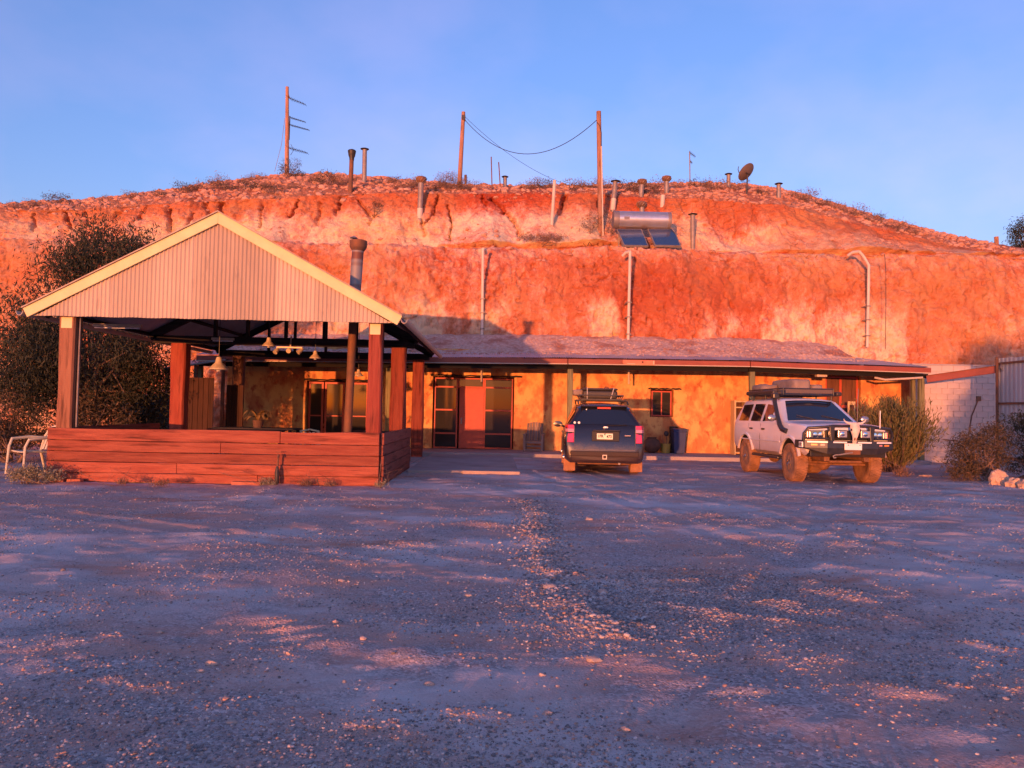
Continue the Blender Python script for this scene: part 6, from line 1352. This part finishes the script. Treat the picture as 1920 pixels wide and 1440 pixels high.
pcol = bpy.data.collections.new('pebble_shapes')
for k in range(5):
    o = bpy.data.objects.new('pebble', pebble_mesh(k)); pcol.objects.link(o)
rng = np.random.default_rng(77)
def scatter(n, y0, y1, smin, smax, bias, seed):
    y = y0*(y1/y0)**rng.random(n); x = (rng.random(n)*2-1)*(y*.72+.6)+y*.02
    dens = fbm(x*.55, y*.9, 0, 4, seed)+.25*fbm(x*2.5, y*2.5, 0, 3, seed+4)
    k = rng.random(n) < np.clip(bias+1.5*dens, .04, 1)
    x, y = x[k], y[k]; s = smin+(smax-smin)*rng.random(len(x))**4
    return x, y, s
parts_ = [scatter(150000, 2.6, 9, .003, .013, .42, 401), scatter(80000, 8, 24, .005, .016, .40, 401), scatter(1300, 2.6, 14, .010, .028, .25, 431)]
# the windrow of coarser stones down the middle of the yard
n = 9000; cy_ = 13*(4.9/13)**rng.random(n); cx_ = np.interp(cy_, [4.6, 5, 6, 7.6, 11.2, 13], [.95, .86, .66, .53, .66, .62]); parts_.append((cx_+rng.normal(0, .17, n), cy_, .005+.022*rng.random(n)**5))
n = 26000; cy_ = np.clip(6.1+.62*rng.normal(size=n), 4.6, 9); parts_.append((1.6+rng.normal(0, .75, n)+(cy_-6)*.2, cy_, .004+.012*rng.random(n)**3))
px_ = np.concatenate([p[0] for p in parts_]); py_ = np.concatenate([p[1] for p in parts_]); ps_ = np.concatenate([p[2] for p in parts_])
ok = ~((px_ > -8.4) & (px_ < -2.0) & (py_ > 14.45)) & ~((px_ > -2.1) & (px_ < .7) & (py_ > 17.7)) & (py_ < 24.4)
px_, py_, ps_ = px_[ok], py_[ok], ps_[ok]; pz_ = ground_h(px_, py_)+ps_*.18
me = bpy.data.meshes.new('gravel'); me.vertices.add(len(px_)); me.vertices.foreach_set('co', np.stack([px_, py_, pz_], 1).astype(np.float32).ravel())
at = me.attributes.new('size', 'FLOAT', 'POINT'); at.data.foreach_set('value', ps_.astype(np.float32))
gv = bpy.data.objects.new('gravel', me); COL.objects.link(gv); tag(gv, 'loose grey and reddish gravel scattered over the yard', 'gravel', kind='stuff')
ng = bpy.data.node_groups.new('gravel', 'GeometryNodeTree'); ng.interface.new_socket('Geometry', in_out='INPUT', socket_type='NodeSocketGeometry'); ng.interface.new_socket('Geometry', in_out='OUTPUT', socket_type='NodeSocketGeometry')
N = ng.nodes.new; gi, go = N('NodeGroupInput'), N('NodeGroupOutput'); mp_ = N('GeometryNodeMeshToPoints'); ip = N('GeometryNodeInstanceOnPoints'); ci = N('GeometryNodeCollectionInfo'); na = N('GeometryNodeInputNamedAttribute'); rv = N('FunctionNodeRandomValue')
na.data_type = 'FLOAT'; na.inputs['Name'].default_value = 'size'; ci.inputs['Collection'].default_value = pcol; ci.inputs['Separate Children'].default_value = True; ci.inputs['Reset Children'].default_value = True
rv.data_type = 'FLOAT_VECTOR'; rv.inputs[0].default_value = (-.3, -.3, 0); rv.inputs[1].default_value = (.3, .3, 6.28); ip.inputs['Pick Instance'].default_value = True
L = ng.links.new; L(gi.outputs[0], mp_.inputs['Mesh']); L(mp_.outputs[0], ip.inputs['Points']); L(ci.outputs[0], ip.inputs['Instance']); L(na.outputs['Attribute'], ip.inputs['Scale']); L(rv.outputs[0], ip.inputs['Rotation']); L(ip.outputs[0], go.inputs[0])
md = gv.modifiers.new('scatter', 'NODES'); md.node_group = ng
# single stones big enough to pick out
mat('yard_stone', (.36, .29, .26), .9, 0, .2, col2=(.46, .35, .30), scale=20, bump=.4, bscale=60)
for i, (px, py, s, lab) in enumerate(((398, 1240, .045, 'larger rounded pale stone lying beside a small flat one'), (1112, 1241, .05, 'smooth pale stone at the foot of the gravel windrow'), (805, 1278, .03, 'flat pinkish stone in the middle of the yard'), (435, 1350, .032, 'orange lit stone near a scatter of red chips'), (1027, 1335, .03, 'pale oval stone in a small group of pebbles'), (377, 1254, .028, 'flat stone beside the rounded pale stone'), (1172, 1365, .03, 'flat pale grey stone low in the yard'), (300, 1182, .028, 'pale angular stone among dark gravel'), (640, 1090, .035, 'small pale stone near the wavy ridges'), (880, 1115, .04, 'pinkish stone lying just off the windrow'), (1105, 975, .06, 'reddish stone at the far end of the windrow'), (1030, 1105, .06, 'broad reddish stone inside the windrow'), (1130, 1115, .055, 'reddish stone on the flank of the windrow'))):
    g = G(px, py); rock('yard_stone', lab, (g.x, g.y, float(ground_h(np.array([g.x]), np.array([g.y]))[0])), (s*.95, s*.7, s*.5), 500+i, 'stone', 'single stones on the yard', 'yard_stone', 2)
# stones lying on the verandah roof rubble and rocks on the hill crest
def stone_field(name, label, pts, smin, smax, m, seed):
    rg = np.random.default_rng(seed); bm = bmesh.new(); bmesh.ops.create_icosphere(bm, subdivisions=1, radius=1); bm.verts.ensure_lookup_table(); v0 = np.array([v.co for v in bm.verts]); f0 = np.array([[v.index for v in f.verts] for f in bm.faces]); bm.free()
    n = len(pts); s = smin+(smax-smin)*rg.random(n)**3; V = v0[None]*(1+rg.normal(0, .16, (n, len(v0), 1)))*np.stack([s*rg.uniform(.8, 1.3, n), s, s*rg.uniform(.5, .8, n)], 1)[:, None, :]
    a = rg.uniform(0, 6.28, n); c, q = np.cos(a), np.sin(a); V = np.stack([V[..., 0]*c[:, None]-V[..., 1]*q[:, None], V[..., 0]*q[:, None]+V[..., 1]*c[:, None], V[..., 2]], 2)+np.array(pts)[:, None, :]
    F = (f0[None]+(np.arange(n)*len(v0))[:, None, None]).reshape(-1, 3); o = npmesh(name, V.reshape(-1, 3), F, m); return tag(o, label, 'stones', kind='stuff')
rg = np.random.default_rng(5); n = 5200; x = rg.uniform(-9.2, 14.6, n); y = 26.0+2.4*rg.random(n)**1.2; RV = BVHTree.FromPolygons([tuple(v.co) for v in rub.data.vertices], [tuple(f.vertices) for f in rub.data.polygons]); pts = []
for a, b_ in zip(x, y):
    h = RV.ray_cast(Vector((a, b_, 20)), Vector((0, 0, -1)))
    if h[0] is not None: pts.append((a, b_, h[0].z+.005))
    elif a < 13: pts.append((a, b_, vroof(a, (b_-YF)/(YR-YF))+.012))
stone_field('roof_stones', 'small pale stones scattered over the verandah roof', pts, .010, .05, MATS['rubble_stone'], 6)
n = 9000; x = rg.uniform(-24, 24, n); y = rg.uniform(34.2, 42.6, n); pts = []
for a, b_ in zip(x, y):
    z = hill_z(a, b_)
    if z > 3: pts.append((a, b_, z))
stone_field('crest_rocks', 'reddish broken rocks covering the hill crest', pts, .04, .19, mat('crest_rock', (.44, .21, .14), .95, 0, .1, col2=(.56, .33, .24), scale=1.5, mix=(.4, .6), bump=.4, bscale=12), 8)
pts = []
while len(pts) < 1500:
    a = rg.uniform(-20, 20); b_ = rg.uniform(29.5, 33.2); pts.append((a, b_, hill_z(a, b_)))
stone_field('ledge_rocks', 'pinkish rocks lying along the ledge between the two cut faces', pts, .03, .14, MATS['crest_rock'], 9)
